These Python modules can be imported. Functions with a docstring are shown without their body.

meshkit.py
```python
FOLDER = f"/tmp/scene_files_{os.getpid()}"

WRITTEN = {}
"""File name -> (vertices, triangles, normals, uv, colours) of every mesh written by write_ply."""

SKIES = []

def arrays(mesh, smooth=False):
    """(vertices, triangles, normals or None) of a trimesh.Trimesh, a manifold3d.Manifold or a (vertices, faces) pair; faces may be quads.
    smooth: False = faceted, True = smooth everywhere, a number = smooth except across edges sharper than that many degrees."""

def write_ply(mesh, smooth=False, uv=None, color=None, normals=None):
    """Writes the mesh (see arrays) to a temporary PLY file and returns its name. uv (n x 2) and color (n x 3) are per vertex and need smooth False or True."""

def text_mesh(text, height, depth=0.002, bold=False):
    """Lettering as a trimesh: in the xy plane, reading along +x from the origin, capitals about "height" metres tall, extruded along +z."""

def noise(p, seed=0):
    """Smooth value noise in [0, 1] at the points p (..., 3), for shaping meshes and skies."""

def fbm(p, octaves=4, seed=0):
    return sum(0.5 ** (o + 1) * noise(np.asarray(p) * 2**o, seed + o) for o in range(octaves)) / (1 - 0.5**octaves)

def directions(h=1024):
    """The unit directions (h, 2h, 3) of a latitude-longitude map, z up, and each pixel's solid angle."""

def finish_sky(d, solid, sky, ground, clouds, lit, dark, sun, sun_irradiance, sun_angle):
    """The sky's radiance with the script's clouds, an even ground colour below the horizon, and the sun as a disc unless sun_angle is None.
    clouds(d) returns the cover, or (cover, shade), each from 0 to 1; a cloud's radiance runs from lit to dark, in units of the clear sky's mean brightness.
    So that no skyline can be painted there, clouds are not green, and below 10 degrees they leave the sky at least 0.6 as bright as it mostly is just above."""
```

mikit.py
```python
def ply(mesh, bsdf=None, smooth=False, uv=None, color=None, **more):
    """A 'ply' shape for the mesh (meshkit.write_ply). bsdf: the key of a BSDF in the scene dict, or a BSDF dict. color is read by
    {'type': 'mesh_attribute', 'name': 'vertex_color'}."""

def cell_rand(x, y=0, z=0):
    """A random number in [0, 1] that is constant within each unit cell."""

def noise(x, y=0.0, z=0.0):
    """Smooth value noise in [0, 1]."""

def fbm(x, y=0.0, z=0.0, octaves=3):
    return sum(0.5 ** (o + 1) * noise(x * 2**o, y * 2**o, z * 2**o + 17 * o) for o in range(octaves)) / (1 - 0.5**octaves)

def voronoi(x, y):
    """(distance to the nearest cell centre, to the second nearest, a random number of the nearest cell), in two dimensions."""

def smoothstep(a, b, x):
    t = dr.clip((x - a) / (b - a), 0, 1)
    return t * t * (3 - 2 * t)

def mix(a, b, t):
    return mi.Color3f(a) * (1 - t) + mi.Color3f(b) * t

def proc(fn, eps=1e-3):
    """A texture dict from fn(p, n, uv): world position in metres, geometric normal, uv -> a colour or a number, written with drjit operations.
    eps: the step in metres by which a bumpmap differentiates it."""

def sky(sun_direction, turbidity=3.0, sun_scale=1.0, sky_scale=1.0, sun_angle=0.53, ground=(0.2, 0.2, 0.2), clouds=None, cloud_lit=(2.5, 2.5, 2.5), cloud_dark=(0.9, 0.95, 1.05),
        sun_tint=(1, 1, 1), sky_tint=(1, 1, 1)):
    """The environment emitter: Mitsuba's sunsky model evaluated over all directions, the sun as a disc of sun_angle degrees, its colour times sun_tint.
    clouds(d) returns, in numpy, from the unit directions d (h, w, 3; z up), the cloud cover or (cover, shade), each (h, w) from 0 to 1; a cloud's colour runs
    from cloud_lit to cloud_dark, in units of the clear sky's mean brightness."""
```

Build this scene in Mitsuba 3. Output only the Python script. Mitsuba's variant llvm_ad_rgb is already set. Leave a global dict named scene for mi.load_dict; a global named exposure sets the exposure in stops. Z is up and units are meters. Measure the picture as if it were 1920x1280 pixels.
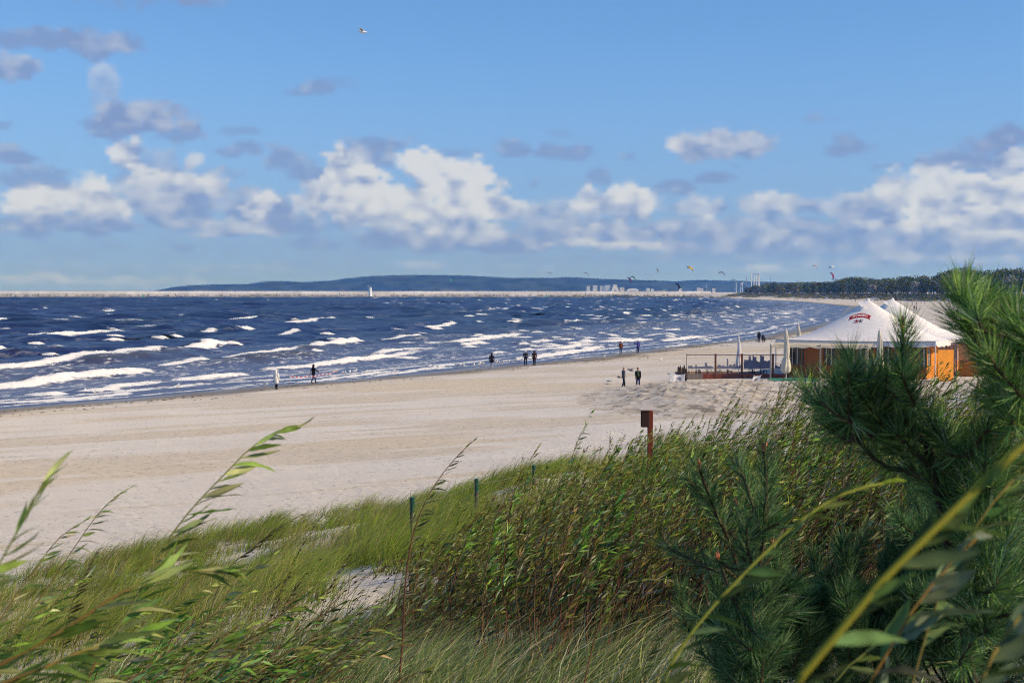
import math
import numpy as np
import trimesh
import manifold3d as m3
import drjit as dr
import mitsuba as mi
import mikit
import meshkit

# ------------------------------------------------------------------ camera, sky, exposure
T = mi.ScalarTransform4f
F = 2318.0                       # focal length for a picture 1920 wide
EYE = np.array([0.0, 0.0, 8.9])
HORIZON = 547.0
PITCH = math.atan((640 - HORIZON) / F)
LOOK = np.array([0, math.cos(PITCH), -math.sin(PITCH)])
scene, labels = {}, {}
scene['camera'] = {
    'type': 'thinlens', 'fov': math.degrees(2 * math.atan(960 / F)), 'fov_axis': 'x',
    'to_world': T().look_at(origin=EYE.tolist(), target=(EYE + LOOK).tolist(), up=[0, 0, 1]),
    'aperture_radius': 0.0024, 'focus_distance': 12.0, 'near_clip': 0.1, 'far_clip': 30000.0}
SUN = (0.80, -0.27, 0.54)
exposure = 1.7


def ae(x, y):
    """Azimuth and elevation in degrees of a direction given as tangents in photo units."""
    return math.degrees(math.atan((x - 960) / F)), math.degrees(math.atan((HORIZON - y) / F))


# clouds: (azimuth, elevation, half width, half height, opacity, darkness); all in degrees
CLOUDS = []


def cloud(x, y, rx, ry, op=1.0, dark=0.6):
    a, e = ae(x, y)
    CLOUDS.append((a, e, rx / F * 57.3, ry / F * 57.3, op, dark))


for c in [  # the high grey ones
    (250, 14, 130, 34, .95, .9), (330, 6, 130, 34, .9, .9), (180, 10, 70, 26, .8, .9), (75, 112, 95, 24, .85, 1.0), (190, 114, 90, 28, .9, .95), (25, 158, 52, 26, .9, .8),
    (200, 180, 24, 36, .55, .55), (200, 215, 24, 22, .4, .8), (205, 262, 52, 26, .9, .95), (270, 240, 95, 42, .95, .72), (335, 262, 50, 22, .8, .85),
    (15, 310, 52, 20, .85, .9), (10, 260, 30, 8, .6, 1), (585, 180, 48, 18, .75, 1.0), (640, 165, 50, 14, .35, 1.0), (462, 258, 36, 10, .55, 1.0),
    (462, 290, 45, 18, .75, .9), (540, 308, 48, 34, .8, .9), (710, 275, 75, 22, .75, .95), (850, 290, 50, 12, .55, 1), (960, 286, 60, 20, .8, 1), (1060, 290, 75, 18, .8, 1),
    (1045, 255, 24, 10, .4, 1), (1350, 282, 105, 34, .98, .68), (1300, 272, 50, 28, .9, .6), (1585, 287, 46, 24, .85, .95), (1516, 234, 18, 8, .6, 1), (1560, 236, 12, 4, .3, 1),
    (1003, 345, 12, 8, .6, 1), (1115, 336, 26, 16, .7, 1), (1172, 298, 16, 7, .5, 1), (1265, 354, 44, 18, .8, .95), (1335, 340, 42, 14, .8, 1), (1650, 325, 40, 6, .55, 1),
    (1880, 290, 75, 26, .95, 1), (1800, 325, 100, 28, .9, .85), (1905, 330, 40, 28, .9, .35),
    # the white cumulus and its flanks
    (250, 305, 28, 34, .95, .25), (310, 318, 30, 30, .6, .7), (365, 312, 20, 16, .8, .4), (330, 340, 110, 28, .8, .95), (290, 375, 80, 48, .95, .45), (365, 362, 60, 44, .95, .4),
    (75, 398, 72, 40, 1, .12), (180, 390, 60, 52, 1, .22), (60, 350, 70, 30, .7, .95), (30, 440, 60, 30, .7, .8), (120, 432, 130, 20, .9, .85), (330, 415, 80, 34, .85, .8), (480, 402, 90, 46, .9, .75), (500, 400, 34, 34, .95, .25),
    (450, 435, 100, 20, .85, .6), (560, 420, 70, 40, .8, .95), (600, 330, 30, 26, .8, .95), (640, 310, 28, 44, 1, .05), (690, 300, 60, 26, .9, .7), (665, 350, 60, 46, 1, .08), (615, 380, 60, 40, .95, .45),
    (790, 315, 40, 34, 1, .05), (855, 345, 85, 50, 1, .1), (720, 395, 130, 46, 1, .2), (870, 395, 90, 40, 1, .22), (965, 395, 50, 22, .9, .25), (840, 440, 170, 30, .95, .6), (720, 450, 60, 26, .85, .95),
    (930, 458, 230, 20, .95, .75), (1070, 430, 120, 34, .9, .8), (1060, 395, 60, 26, .6, .6), (1165, 385, 80, 44, .95, .28), (1195, 372, 36, 28, 1, .15), (1150, 445, 130, 26, .9, .65), (1200, 462, 100, 10, .9, .3), (1090, 460, 60, 10, .8, .35),
    (1310, 395, 45, 30, .85, .55), (1290, 440, 100, 34, .85, .7), (1450, 392, 70, 26, .9, .45), (1420, 440, 120, 36, .8, .7), (1570, 395, 60, 26, .75, .55), (1460, 455, 40, 12, .8, .15), (1400, 470, 230, 18, .8, .8),
    (1640, 410, 70, 44, .9, .7), (1600, 450, 160, 36, .9, .85), (1740, 370, 110, 40, .95, .3), (1830, 400, 160, 30, 1, .28), (1780, 385, 60, 22, .7, .85), (1860, 370, 110, 26, 1, .2), (1800, 430, 160, 24, 1, .35), (1890, 455, 90, 26, .95, .4),
    (1750, 470, 200, 26, .9, .85), (1900, 430, 80, 16, .7, .9), (1330, 488, 500, 8, .45, .9), (340, 467, 28, 9, .6, 1), (205, 468, 36, 4, .5, 1), (590, 462, 50, 12, .65, 1), (160, 505, 170, 12, .25, .7), (420, 508, 150, 10, .25, .6),
    (600, 500, 120, 9, .3, .8), (790, 497, 60, 10, .35, .4), (960, 503, 100, 8, .3, .7), (40, 525, 80, 12, .35, .2), (230, 530, 180, 10, .3, .3), (1560, 500, 130, 10, .4, .6), (1420, 508, 90, 8, .35, .3), (1750, 492, 160, 14, .6, .7),
]:
    cloud(*c)
_rc = np.random.default_rng(11)
for k in range(90):              # the same kind of sky all the way round
    a = _rc.uniform(28, 332)
    e = _rc.choice([_rc.uniform(1, 7), _rc.uniform(4, 16)])
    s = _rc.uniform(.6, 2.4)
    CLOUDS.append(((a + 180) % 360 - 180, e, 2.2 * s, .75 * s, _rc.uniform(.6, 1), _rc.uniform(.1, 1)))


def clouds(d):
    az = np.degrees(np.arctan2(d[..., 0], d[..., 1]))
    el = np.degrees(np.arcsin(np.clip(d[..., 2], -1, 1)))
    keep = np.ones(az.shape)
    sh, wt = np.zeros(az.shape), np.full(az.shape, 1e-6)
    rows = np.nonzero((el.max(1) < 30))[0]
    r0 = rows.min()
    azl, ell = az[r0:], el[r0:]
    P = np.stack([azl * .9, ell * 1.3, np.zeros_like(azl)], -1)
    wx = (meshkit.fbm(P, 5, 3) - .5)
    wy = (meshkit.fbm(P + 31.7, 5, 9) - .5)
    n1 = meshkit.fbm(P * 2.2, 4, 21) - .5
    n2 = meshkit.fbm(np.stack([azl * 1.6, ell * 2.6, azl * 0], -1), 4, 41) - .5
    bump = meshkit.fbm(P * 1.25 + 3, 4, 57)
    rel = bump - np.roll(bump, (2, 4), (0, 1))                    # faces turned to the sun
    kl, sl, wl = keep[r0:], sh[r0:], wt[r0:]
    veil = .72 * np.clip((11 - ell) / 9, 0, 1) ** 1.3 * (.85 + .3 * (n2 + .5))     # thin bluish bank all along the horizon
    kl *= 1 - veil
    sl[:] = .95 * veil
    wl[:] = veil + 1e-6
    for a, e, rx, ry, op, dark in CLOUDS:
        j = (np.abs((azl[0] - a + 180) % 360 - 180) < 1.8 * rx + 1)
        if not j.any():
            continue
        i = (np.abs(ell[:, 0] - e) < 2.2 * ry + 1)
        ix = np.ix_(i, j)
        dx = ((azl[ix] - a + 180) % 360 - 180) + wx[ix] * min(1.6 * rx, 1.4)
        dy = (ell[ix] - e) + wy[ix] * min(1.7 * ry, 1.1)
        dy = np.where(dy < 0, dy * 1.35, dy)
        q = 1.2 - (dx / rx) ** 2 - (dy / ry) ** 2 + n1[ix] * 1.6
        t = np.clip(q / (.45 + .45 * dark), 0, 1)
        c = op * t * t * (3 - 2 * t)
        s = np.clip(dark * 1.05 - .38 * np.clip(dy / ry, -1, 1) * (1.1 - dark) - n2[ix] * .9 - 1.5 * (1.15 - dark) * rel[ix] + .25 * np.clip(-dy / ry - .2, 0, 1), 0, 1)
        kl[ix] *= 1 - c
        # a later cloud lies over the earlier ones
        sl[ix] = sl[ix] * (1 - c) + s * c
        wl[ix] = wl[ix] * (1 - c) + c
    return 1 - keep, sh / wt


scene['sky'] = mikit.sky(SUN, turbidity=2.0, clouds=clouds, cloud_lit=(2.3, 2.42, 2.6), cloud_dark=(.76, 1.13, 2.0),
                         sky_tint=(0.83, 1.08, 1.38), sun_tint=(1.0, .97, .93), ground=(.2, .2, .2))
labels['sky'] = {'kind': 'structure'}


# ------------------------------------------------------------------ helpers
def at(x, y, Y):
    """World point seen at photo pixel (x, y) at world depth Y."""
    d = LOOK + np.array([1.0, 0, 0]) * (x - 960) / F + np.array([0, math.sin(PITCH), math.cos(PITCH)]) * (640 - y) / F
    return EYE + d * (Y / d[1])


def onz(x, y, z):
    d = at(x, y, 1.0) - EYE
    return EYE + d * ((z - EYE[2]) / d[2])


def pix(p):
    """Photo pixel of world points (only for choosing heights and densities)."""
    q = np.asarray(p, float) - EYE
    depth = q @ LOOK
    return 960 + F * q[..., 0] / depth, 640 - F * (q @ np.array([0, math.sin(PITCH), math.cos(PITCH)])) / depth


_used = {}


def key_for(name):
    n = _used.get(name, 0)
    _used[name] = n + 1
    return name if n == 0 else f'{name}_{n:03d}'


def thing(name, label, category, group=None):
    k = key_for(name)
    labels[k] = {'label': label, 'category': category}
    if group:
        labels[k]['group'] = group
    return k


def pack(color):
    """A colour as one number, 6 bits a channel: meshes carry it in uv.x (uv.y = brightness), so that alike materials are shared."""
    q = np.round(np.sqrt(np.clip(np.asarray(color, float), 0, 1)) * 63)
    return q[..., 0] * 4096 + q[..., 1] * 64 + q[..., 2] + .5


def put(key, mesh, bsdf, smooth=False, color=None, uv=None, tone=1.0):
    """color: one colour, or one per vertex that is the same all over a face; tone: brightness factor per vertex."""
    if color is not None:
        if hasattr(mesh, 'to_mesh'):
            mm = mesh.to_mesh()
            mesh = (mm.vert_properties[:, :3], mm.tri_verts)
        if isinstance(mesh, (tuple, list)):
            mesh = trimesh.Trimesh(mesh[0], tri(mesh[1]), process=False)
        if smooth is not True and smooth is not False:
            mesh = trimesh.graph.smooth_shade(mesh, angle=np.radians(smooth), facet_minarea=None)
            smooth = True
        n = len(mesh.vertices)
        uv = np.stack([np.broadcast_to(pack(color), (n,)), np.broadcast_to(tone, (n,))], -1)
    scene[key] = mikit.ply(mesh, bsdf, smooth=smooth, uv=uv)
    return key


def part(holder, name, mesh, bsdf='matte', smooth=False, color=None, uv=None, label=None, stuff=False, tone=1.0):
    k = key_for(holder + '__' + name)
    put(k, mesh, bsdf, smooth, color, uv, tone)
    d = {}
    if label:
        d['label'] = label
    if stuff:
        d['kind'] = 'stuff'
    if d:
        labels[k] = d
    return k


def tri(f):
    f = np.asarray(f)
    return np.vstack([f[:, [0, 1, 2]], f[:, [0, 2, 3]]]) if f.shape[1] == 4 else f


def structure(name, mesh, bsdf, smooth=False, uv=None):
    put(name, mesh, bsdf, smooth, None, uv)
    labels[name] = {'kind': 'structure'}


def grid_faces(nr, nc):
    i, j = np.meshgrid(np.arange(nr - 1), np.arange(nc - 1), indexing='ij')
    a = (i * nc + j).ravel()
    return np.stack([a, a + 1, a + nc + 1, a + nc], 1)


def join(parts):
    """Joins (vertices, faces, colours) tuples."""
    at_, vs, fs, cs = 0, [], [], []
    for v, f, c in parts:
        vs.append(v)
        fs.append(tri(f) + at_)
        cs.append(np.broadcast_to(c, v.shape))
        at_ += len(v)
    return np.vstack(vs), np.vstack(fs), np.vstack(cs)


def norm(v):
    v = np.asarray(v, float)
    return v / (np.linalg.norm(v, axis=-1, keepdims=True) + 1e-12)


def ribbons(P, S, C):
    """P (n,k,3) centre lines, S (n,k,3) half widths, C (n,k,3) colours -> one mesh of n ribbons."""
    n, k = P.shape[:2]
    v = np.stack([P - S, P + S], 2).reshape(-1, 3)
    c = np.repeat(np.broadcast_to(C, P.shape), 2, axis=1).reshape(-1, 3)
    i = (np.arange(n)[:, None] * 2 * k + 2 * np.arange(k - 1)[None, :]).ravel()
    f = np.stack([i, i + 1, i + 3, i + 2], 1)
    return v, tri(f), c


def tubes(P, R, C, sides=5):
    """P (n,k,3), R (n,k) radii, C (n,k,3)."""
    n, k = P.shape[:2]
    t = norm(np.gradient(P, axis=1))
    ref = np.where(np.abs(t[..., 2:3]) < .9, np.array([0, 0, 1.0]), np.array([1.0, 0, 0]))
    a = norm(np.cross(t, ref))
    b = np.cross(t, a)
    ang = np.arange(sides) * 2 * np.pi / sides
    v = P[:, :, None] + R[:, :, None, None] * (np.cos(ang)[:, None] * a[:, :, None] + np.sin(ang)[:, None] * b[:, :, None])
    c = np.broadcast_to(np.broadcast_to(C, P.shape)[:, :, None], v.shape)
    m, i, j = np.meshgrid(np.arange(n), np.arange(k - 1), np.arange(sides), indexing='ij')
    o = m * k * sides
    q = np.stack([o + i * sides + j, o + i * sides + (j + 1) % sides, o + (i + 1) * sides + (j + 1) % sides, o + (i + 1) * sides + j], -1).reshape(-1, 4)
    return v.reshape(-1, 3), tri(q), c.reshape(-1, 3)


def tube(points, radii, sides=8, caps=True):
    p = np.asarray(points, float)
    v, f, _ = tubes(p[None], np.broadcast_to(radii, (len(p),))[None].astype(float), np.zeros(3), sides)
    if caps:
        n = len(v)
        v = np.vstack([v, p[0], p[-1]])
        j = np.arange(sides)
        e = n - sides
        f = np.vstack([f, np.stack([j * 0 + n, (j + 1) % sides, j], 1), np.stack([j * 0 + n + 1, e + j, e + (j + 1) % sides], 1)])
    m = trimesh.Trimesh(v, f, process=False)
    m.fix_normals()
    return m


def box(size, center=(0, 0, 0), rz=0.0, bevel=0.0):
    s = np.asarray(size, float)
    if bevel:
        b = min(bevel, s.min() * .3)
        pts = []
        for sx in (-1, 1):
            for sy in (-1, 1):
                for sz in (-1, 1):
                    h = s / 2
                    for k in range(3):
                        q = h.copy() - b
                        q[k] = h[k]
                        pts.append(q * [sx, sy, sz])
        m = trimesh.convex.convex_hull(np.array(pts))
    else:
        m = trimesh.creation.box(s)
    m.apply_transform(trimesh.transformations.rotation_matrix(rz, [0, 0, 1]))
    m.apply_translation(center)
    return m


def spline(pts, n):
    """A smooth curve through pts without overshoot, n samples evenly along it."""
    from scipy.interpolate import PchipInterpolator, CubicSpline
    p = np.asarray(pts, float)
    s = np.r_[0, np.cumsum(np.sqrt(np.linalg.norm(np.diff(p, axis=0), axis=1)) + 1e-6)]
    f = PchipInterpolator(s, p) if len(p) > 2 else (lambda u: p[0] + (p[1] - p[0]) * (u / s[-1])[:, None])
    q = f(np.linspace(0, s[-1], 200))
    for _ in range(12):
        q[1:-1] = .25 * q[:-2] + .5 * q[1:-1] + .25 * q[2:]
    L = np.r_[0, np.cumsum(np.linalg.norm(np.diff(q, axis=0), axis=1))]
    return np.stack([np.interp(np.linspace(0, L[-1], n), L, q[:, j]) for j in range(p.shape[1])], -1)


def sstep(a, b, x):
    t = np.clip((x - a) / (b - a), 0, 1)
    return t * t * (3 - 2 * t)


def n2(x, y, s=1.0, octaves=4, seed=0):
    p = np.stack([np.asarray(x) * s, np.asarray(y) * s, np.zeros(np.shape(x))], -1)
    return meshkit.fbm(p, octaves, seed)


# ------------------------------------------------------------------ materials
def unpack(uv):
    q = mi.UInt32(dr.maximum(uv.x, 0))
    c = [mi.Float((q >> k) & 63) / 63 for k in (12, 6, 0)]
    return mi.Color3f(c[0] * c[0], c[1] * c[1], c[2] * c[2]) * uv.y


def f_paint(p, n, uv):
    return unpack(uv) * (.88 + .24 * mikit.fbm(p.x * 3.1, p.y * 3.1, p.z * 3.1, 3))


def f_weave(p, n, uv):
    return unpack(uv) * (.95 + .07 * mikit.fbm(p.x * .9, p.y * .9, p.z * .9, 2))


def f_plain(p, n, uv):
    return unpack(uv)


VC, VP = mikit.proc(f_paint), mikit.proc(f_plain)
scene['matte'] = {'type': 'twosided', 'b': {'type': 'principled', 'base_color': VC, 'roughness': .75, 'specular': .3}}
scene['satin'] = {'type': 'twosided', 'b': {'type': 'principled', 'base_color': VC, 'roughness': .4, 'specular': .5}}
scene['cloth'] = {'type': 'twosided', 'b': {'type': 'diffuse', 'reflectance': VC}}
scene['membrane'] = {'type': 'principledthin', 'base_color': mikit.proc(f_weave), 'roughness': .55, 'diff_trans': .3, 'spec_trans': 0.0}
scene['leaf'] = {'type': 'principledthin', 'base_color': VP, 'roughness': .34, 'diff_trans': .6, 'spec_trans': 0.0, 'eta': 1.36}
scene['blade'] = {'type': 'principledthin', 'base_color': VP, 'roughness': .6, 'diff_trans': .7, 'spec_trans': 0.0, 'eta': 1.22}
scene['needle'] = {'type': 'principledthin', 'base_color': VP, 'roughness': .5, 'diff_trans': .35, 'spec_trans': 0.0, 'eta': 1.3}
scene['crown'] = {'type': 'principledthin', 'base_color': VP, 'roughness': .7, 'diff_trans': .4, 'spec_trans': 0.0, 'eta': 1.35}
scene['bark'] = {'type': 'twosided', 'b': {'type': 'principled', 'base_color': VC, 'roughness': .8, 'specular': .25}}
# ------------------------------------------------------------------ the lie of the land
_SY = np.array([-4000, -50, 0, 50, 94.6, 104.2, 118, 128, 144.3, 155, 179.4, 200, 229, 283, 389, 737, 1086, 1875, 2300, 9000.])
_SX = np.array([-3000, -150, -110, -72, -39.2, -31.9, -23.4, -15.0, -5.6, 2.7, 14.7, 25, 42.0, 63, 101, 200, 253, 315, 345, 900.])
_DY = np.array([-4000, -50, 0, 20, 33, 43, 50, 68, 85, 105, 140, 300, 600, 900, 2000, 2300, 9000.])
_DX = np.array([-2900, -80, -50, -25, -15, -8, -1.5, 7.5, 22, 52, 80, 150, 285, 325, 335, 380, 950.])


def shore(x, y):
    """Distance inland of the waterline in metres (negative at sea)."""
    c = np.interp(y, [0, 90, 250, 400, 2000], [.78, .82, .88, .95, .99])
    return (x - np.interp(y, _SY, _SX)) * c


def inland(x, y):
    return x - np.interp(y, _DY, _DX)


def ground(x, y):
    x, y = np.asarray(x, float), np.asarray(y, float)
    s, t = shore(x, y), inland(x, y)
    z = np.where(s < 0, np.maximum(.035 * s, -2.5), .55 * sstep(-2, 16, s) + .45 * sstep(8, 70, s) - .016)
    z = z + (n2(x, y, .12, 3, 5) - .5) * .22 * sstep(4, 25, s)
    near = sstep(400, 150, y)
    u = np.clip(t / np.where(y > 250, 34.0, 50.0), 0, 1)
    up = .55 * u + .45 * u * u * (3 - 2 * u)
    z = z + up * (6.25 * near + (1 - near) * 5.0)
    z = z + sstep(0, 10, t) * ((n2(x, y, .16, 4, 8) - .5) * 1.1 + (n2(x, y, .9, 3, 12) - .5) * .18 * near)
    # a low ridge under the dune fence
    q = np.clip(((x + 2.6) * 4.4 + (y - 22.5) * 18) / (4.4 ** 2 + 18 ** 2), 0, 1)
    z = z + .60 * np.exp(-((x + 2.6 - 4.4 * q) ** 2 + (y - 22.5 - 18 * q) ** 2) / 6.0)
    # flat standing place round the photographer
    r = np.hypot(x, y)
    z = z + (7.2 - z) * sstep(5.5, 1.5, r)
    return z


def gz(x, y):
    return float(ground(np.array([x]), np.array([y]))[0])


def make_ground():
    r = np.concatenate([[.05], np.geomspace(1.0, 30, 130), np.linspace(30.4, 130, 210), np.geomspace(131, 2400, 170), np.geomspace(2500, 9500, 14)])
    az = np.concatenate([np.linspace(-180, -32, 40)[:-1], np.linspace(-32, 30, 250), np.linspace(30, 180, 40)[1:]])
    R, A = np.meshgrid(r, np.radians(az), indexing='ij')
    x, y = R * np.sin(A), R * np.cos(A)
    z = ground(x, y)
    z = np.where(R > 2600, np.minimum(z, np.where(shore(x, y) < 0, -2.5, 6)), z)
    v = np.stack([x, y, z], -1).reshape(-1, 3)
    return v, grid_faces(*R.shape)[:, ::-1]


def f_sand(p, n, uv):
    x, y, z = p.x, p.y, p.z
    # wind-blown streaks run across the beach (along x, slightly turned), dry pale sand over damper coarse sand
    u, w = x * .88 + y * .47, y * .88 - x * .47
    st = mikit.fbm(u * .045 + 3 + .5 * mikit.noise(x * .05, y * .05), w * .26, 0, 4)
    st2 = mikit.fbm(u * .12 + 9, w * 1.1, 0, 3)
    big = mikit.fbm(x * .02, y * .045, 0, 3)
    shell = mikit.noise(x * 3.1, y * 3.1) * mikit.noise(x * 9.7, y * 9.7)
    grain = mikit.fbm(x * 14, y * 14, 0, 2)
    pale = mikit.smoothstep(.42, .57, st * .65 + st2 * .35)
    c = mikit.mix((.40, .368, .31), (.45, .436, .405), pale)
    yellow = mikit.smoothstep(.45, .62, big)
    c = mikit.mix(c, mi.Color3f(.44, .385, .285), yellow * .45 * (1 - pale * .7))
    c = c * (0.90 + .20 * grain) * (1 - .35 * mikit.smoothstep(.55, .75, shell)) * (0.96 + 0.08 * st2)
    # small dents of trodden sand: their shade put in as dark spots
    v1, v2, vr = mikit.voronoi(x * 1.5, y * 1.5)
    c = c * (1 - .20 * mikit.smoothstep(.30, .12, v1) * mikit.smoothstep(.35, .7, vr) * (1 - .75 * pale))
    # bits of shell and weed near the tide line
    fleck = mikit.cell_rand(x * 11, y * 7)
    c = mikit.mix(c, mi.Color3f(.62, .57, .5), dr.select(fleck > .993, .5, 0.))
    c = mikit.mix(c, mi.Color3f(.16, .12, .08), dr.select(fleck < .004, .6, 0.))
    # dark leaf litter and roots under the plants, colour also deepening their shade
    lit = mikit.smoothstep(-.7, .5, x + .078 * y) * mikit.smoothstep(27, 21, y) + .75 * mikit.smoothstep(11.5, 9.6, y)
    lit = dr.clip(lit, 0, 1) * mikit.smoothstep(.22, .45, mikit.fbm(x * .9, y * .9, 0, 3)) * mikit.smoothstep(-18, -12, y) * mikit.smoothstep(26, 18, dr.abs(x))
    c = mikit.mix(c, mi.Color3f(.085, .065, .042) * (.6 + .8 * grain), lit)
    # wet margin by the water
    wet = mikit.smoothstep(.34, .12, z + (mikit.noise(x * .25, y * .25) - .5) * .16)
    c = mikit.mix(c, c * mi.Color3f(.43, .41, .38), wet)
    return c


def f_sand_rough(p, n, uv):
    wet = mikit.smoothstep(.26, .02, p.z + (mikit.noise(p.x * .25, p.y * .25) - .5) * .16)
    return .92 - .62 * wet


def f_sand_bump(p, n, uv):
    x, y = p.x, p.y
    u, w = x * .88 + y * .47, y * .88 - x * .47
    return .05 * mikit.fbm(u * .35, w * 2.2, 0, 3) + .035 * mikit.fbm(x * 5, y * 5, 0, 2) + .02 * mikit.noise(x * 1.3, y * 1.3)


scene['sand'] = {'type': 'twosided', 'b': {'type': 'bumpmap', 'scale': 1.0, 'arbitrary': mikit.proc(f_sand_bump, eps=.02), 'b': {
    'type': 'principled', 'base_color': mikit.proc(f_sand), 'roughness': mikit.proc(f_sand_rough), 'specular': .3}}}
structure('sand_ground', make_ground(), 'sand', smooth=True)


def f_heap(p, n, uv):
    x, y = p.x, p.y
    a = mikit.fbm(x * 1.1, y * 1.1, 0, 4)
    c = mikit.mix((.345, .31, .255), (.43, .405, .36), mikit.smoothstep(.32, .6, a))
    c = c * (1 - .45 * mikit.smoothstep(.62, .74, mikit.noise(x * 1.9, y * 1.5) * .6 + .4 * mikit.noise(x * 4.1, y * 3.7)))  # dark speckles: shade of lumps and footprints put into the colour
    return c * (.85 + .3 * mikit.fbm(x * 12, y * 12, 0, 2))


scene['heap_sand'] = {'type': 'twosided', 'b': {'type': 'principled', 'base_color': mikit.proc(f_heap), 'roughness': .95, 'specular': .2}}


def make_heap():
    """The heap of dug sand in front of the terrace."""
    x, y = np.meshgrid(np.linspace(0, 38, 250), np.linspace(74, 112, 230), indexing='ij')
    g = ground(x, y)
    h = .68 * np.exp(-(((x - 18.5) / 9) ** 4 + ((y - 95 - .12 * (x - 18)) / 13) ** 4)) + .50 * np.exp(-(((x - 12.5) / 6) ** 2 + ((y - 92) / 9) ** 2)) + .4 * np.exp(-(((x - 27) / 7) ** 2 + ((y - 92) / 9) ** 2))
    lump = np.maximum(n2(x, y, 1.7, 3, 31) - .45, 0) * .8 + np.maximum(n2(x, y, 3.6, 2, 33) - .5, 0) * .6
    z = g + h - .10 + lump * np.clip(h * 1.6, 0, 1) * .45
    return np.stack([x, y, z], -1).reshape(-1, 3), grid_faces(*x.shape)


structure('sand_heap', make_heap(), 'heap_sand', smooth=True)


def make_wrack():
    """Bits of weed and driftwood left along the tide line."""
    r = np.random.default_rng(19)
    vs, fs, k = [], [], 0
    while k < 900:
        y = r.uniform(60, 330)
        x = float(np.interp(y, _SY, _SX)) + r.choice([5.5, 9.5], p=[.65, .35]) / .85 + r.normal(0, .5) + 1.2 * math.sin(y * .21) + .7 * math.sin(y * .53)
        if n2(np.array([y]), np.array([x * .2]), .16, 2, 5)[0] < .47:
            continue
        m = trimesh.creation.icosphere(subdivisions=0, radius=1)
        m.apply_scale([r.uniform(.05, .22), r.uniform(.04, .12), r.uniform(.015, .05)])
        m.apply_transform(trimesh.transformations.rotation_matrix(r.uniform(0, 6.28), [0, 0, 1]))
        m.apply_translation([x, y, gz(x, y) + .01])
        vs.append(np.array(m.vertices))
        fs.append(np.array(m.faces) + 12 * k)
        k += 1
    return np.vstack(vs), np.vstack(fs)


put('seaweed_wrack', make_wrack(), 'bark', color=np.array([.10, .075, .045]))
labels['seaweed_wrack'] = {'label': 'thin broken line of dark seaweed scraps along the tide line', 'category': 'seaweed', 'kind': 'stuff'}
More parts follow.
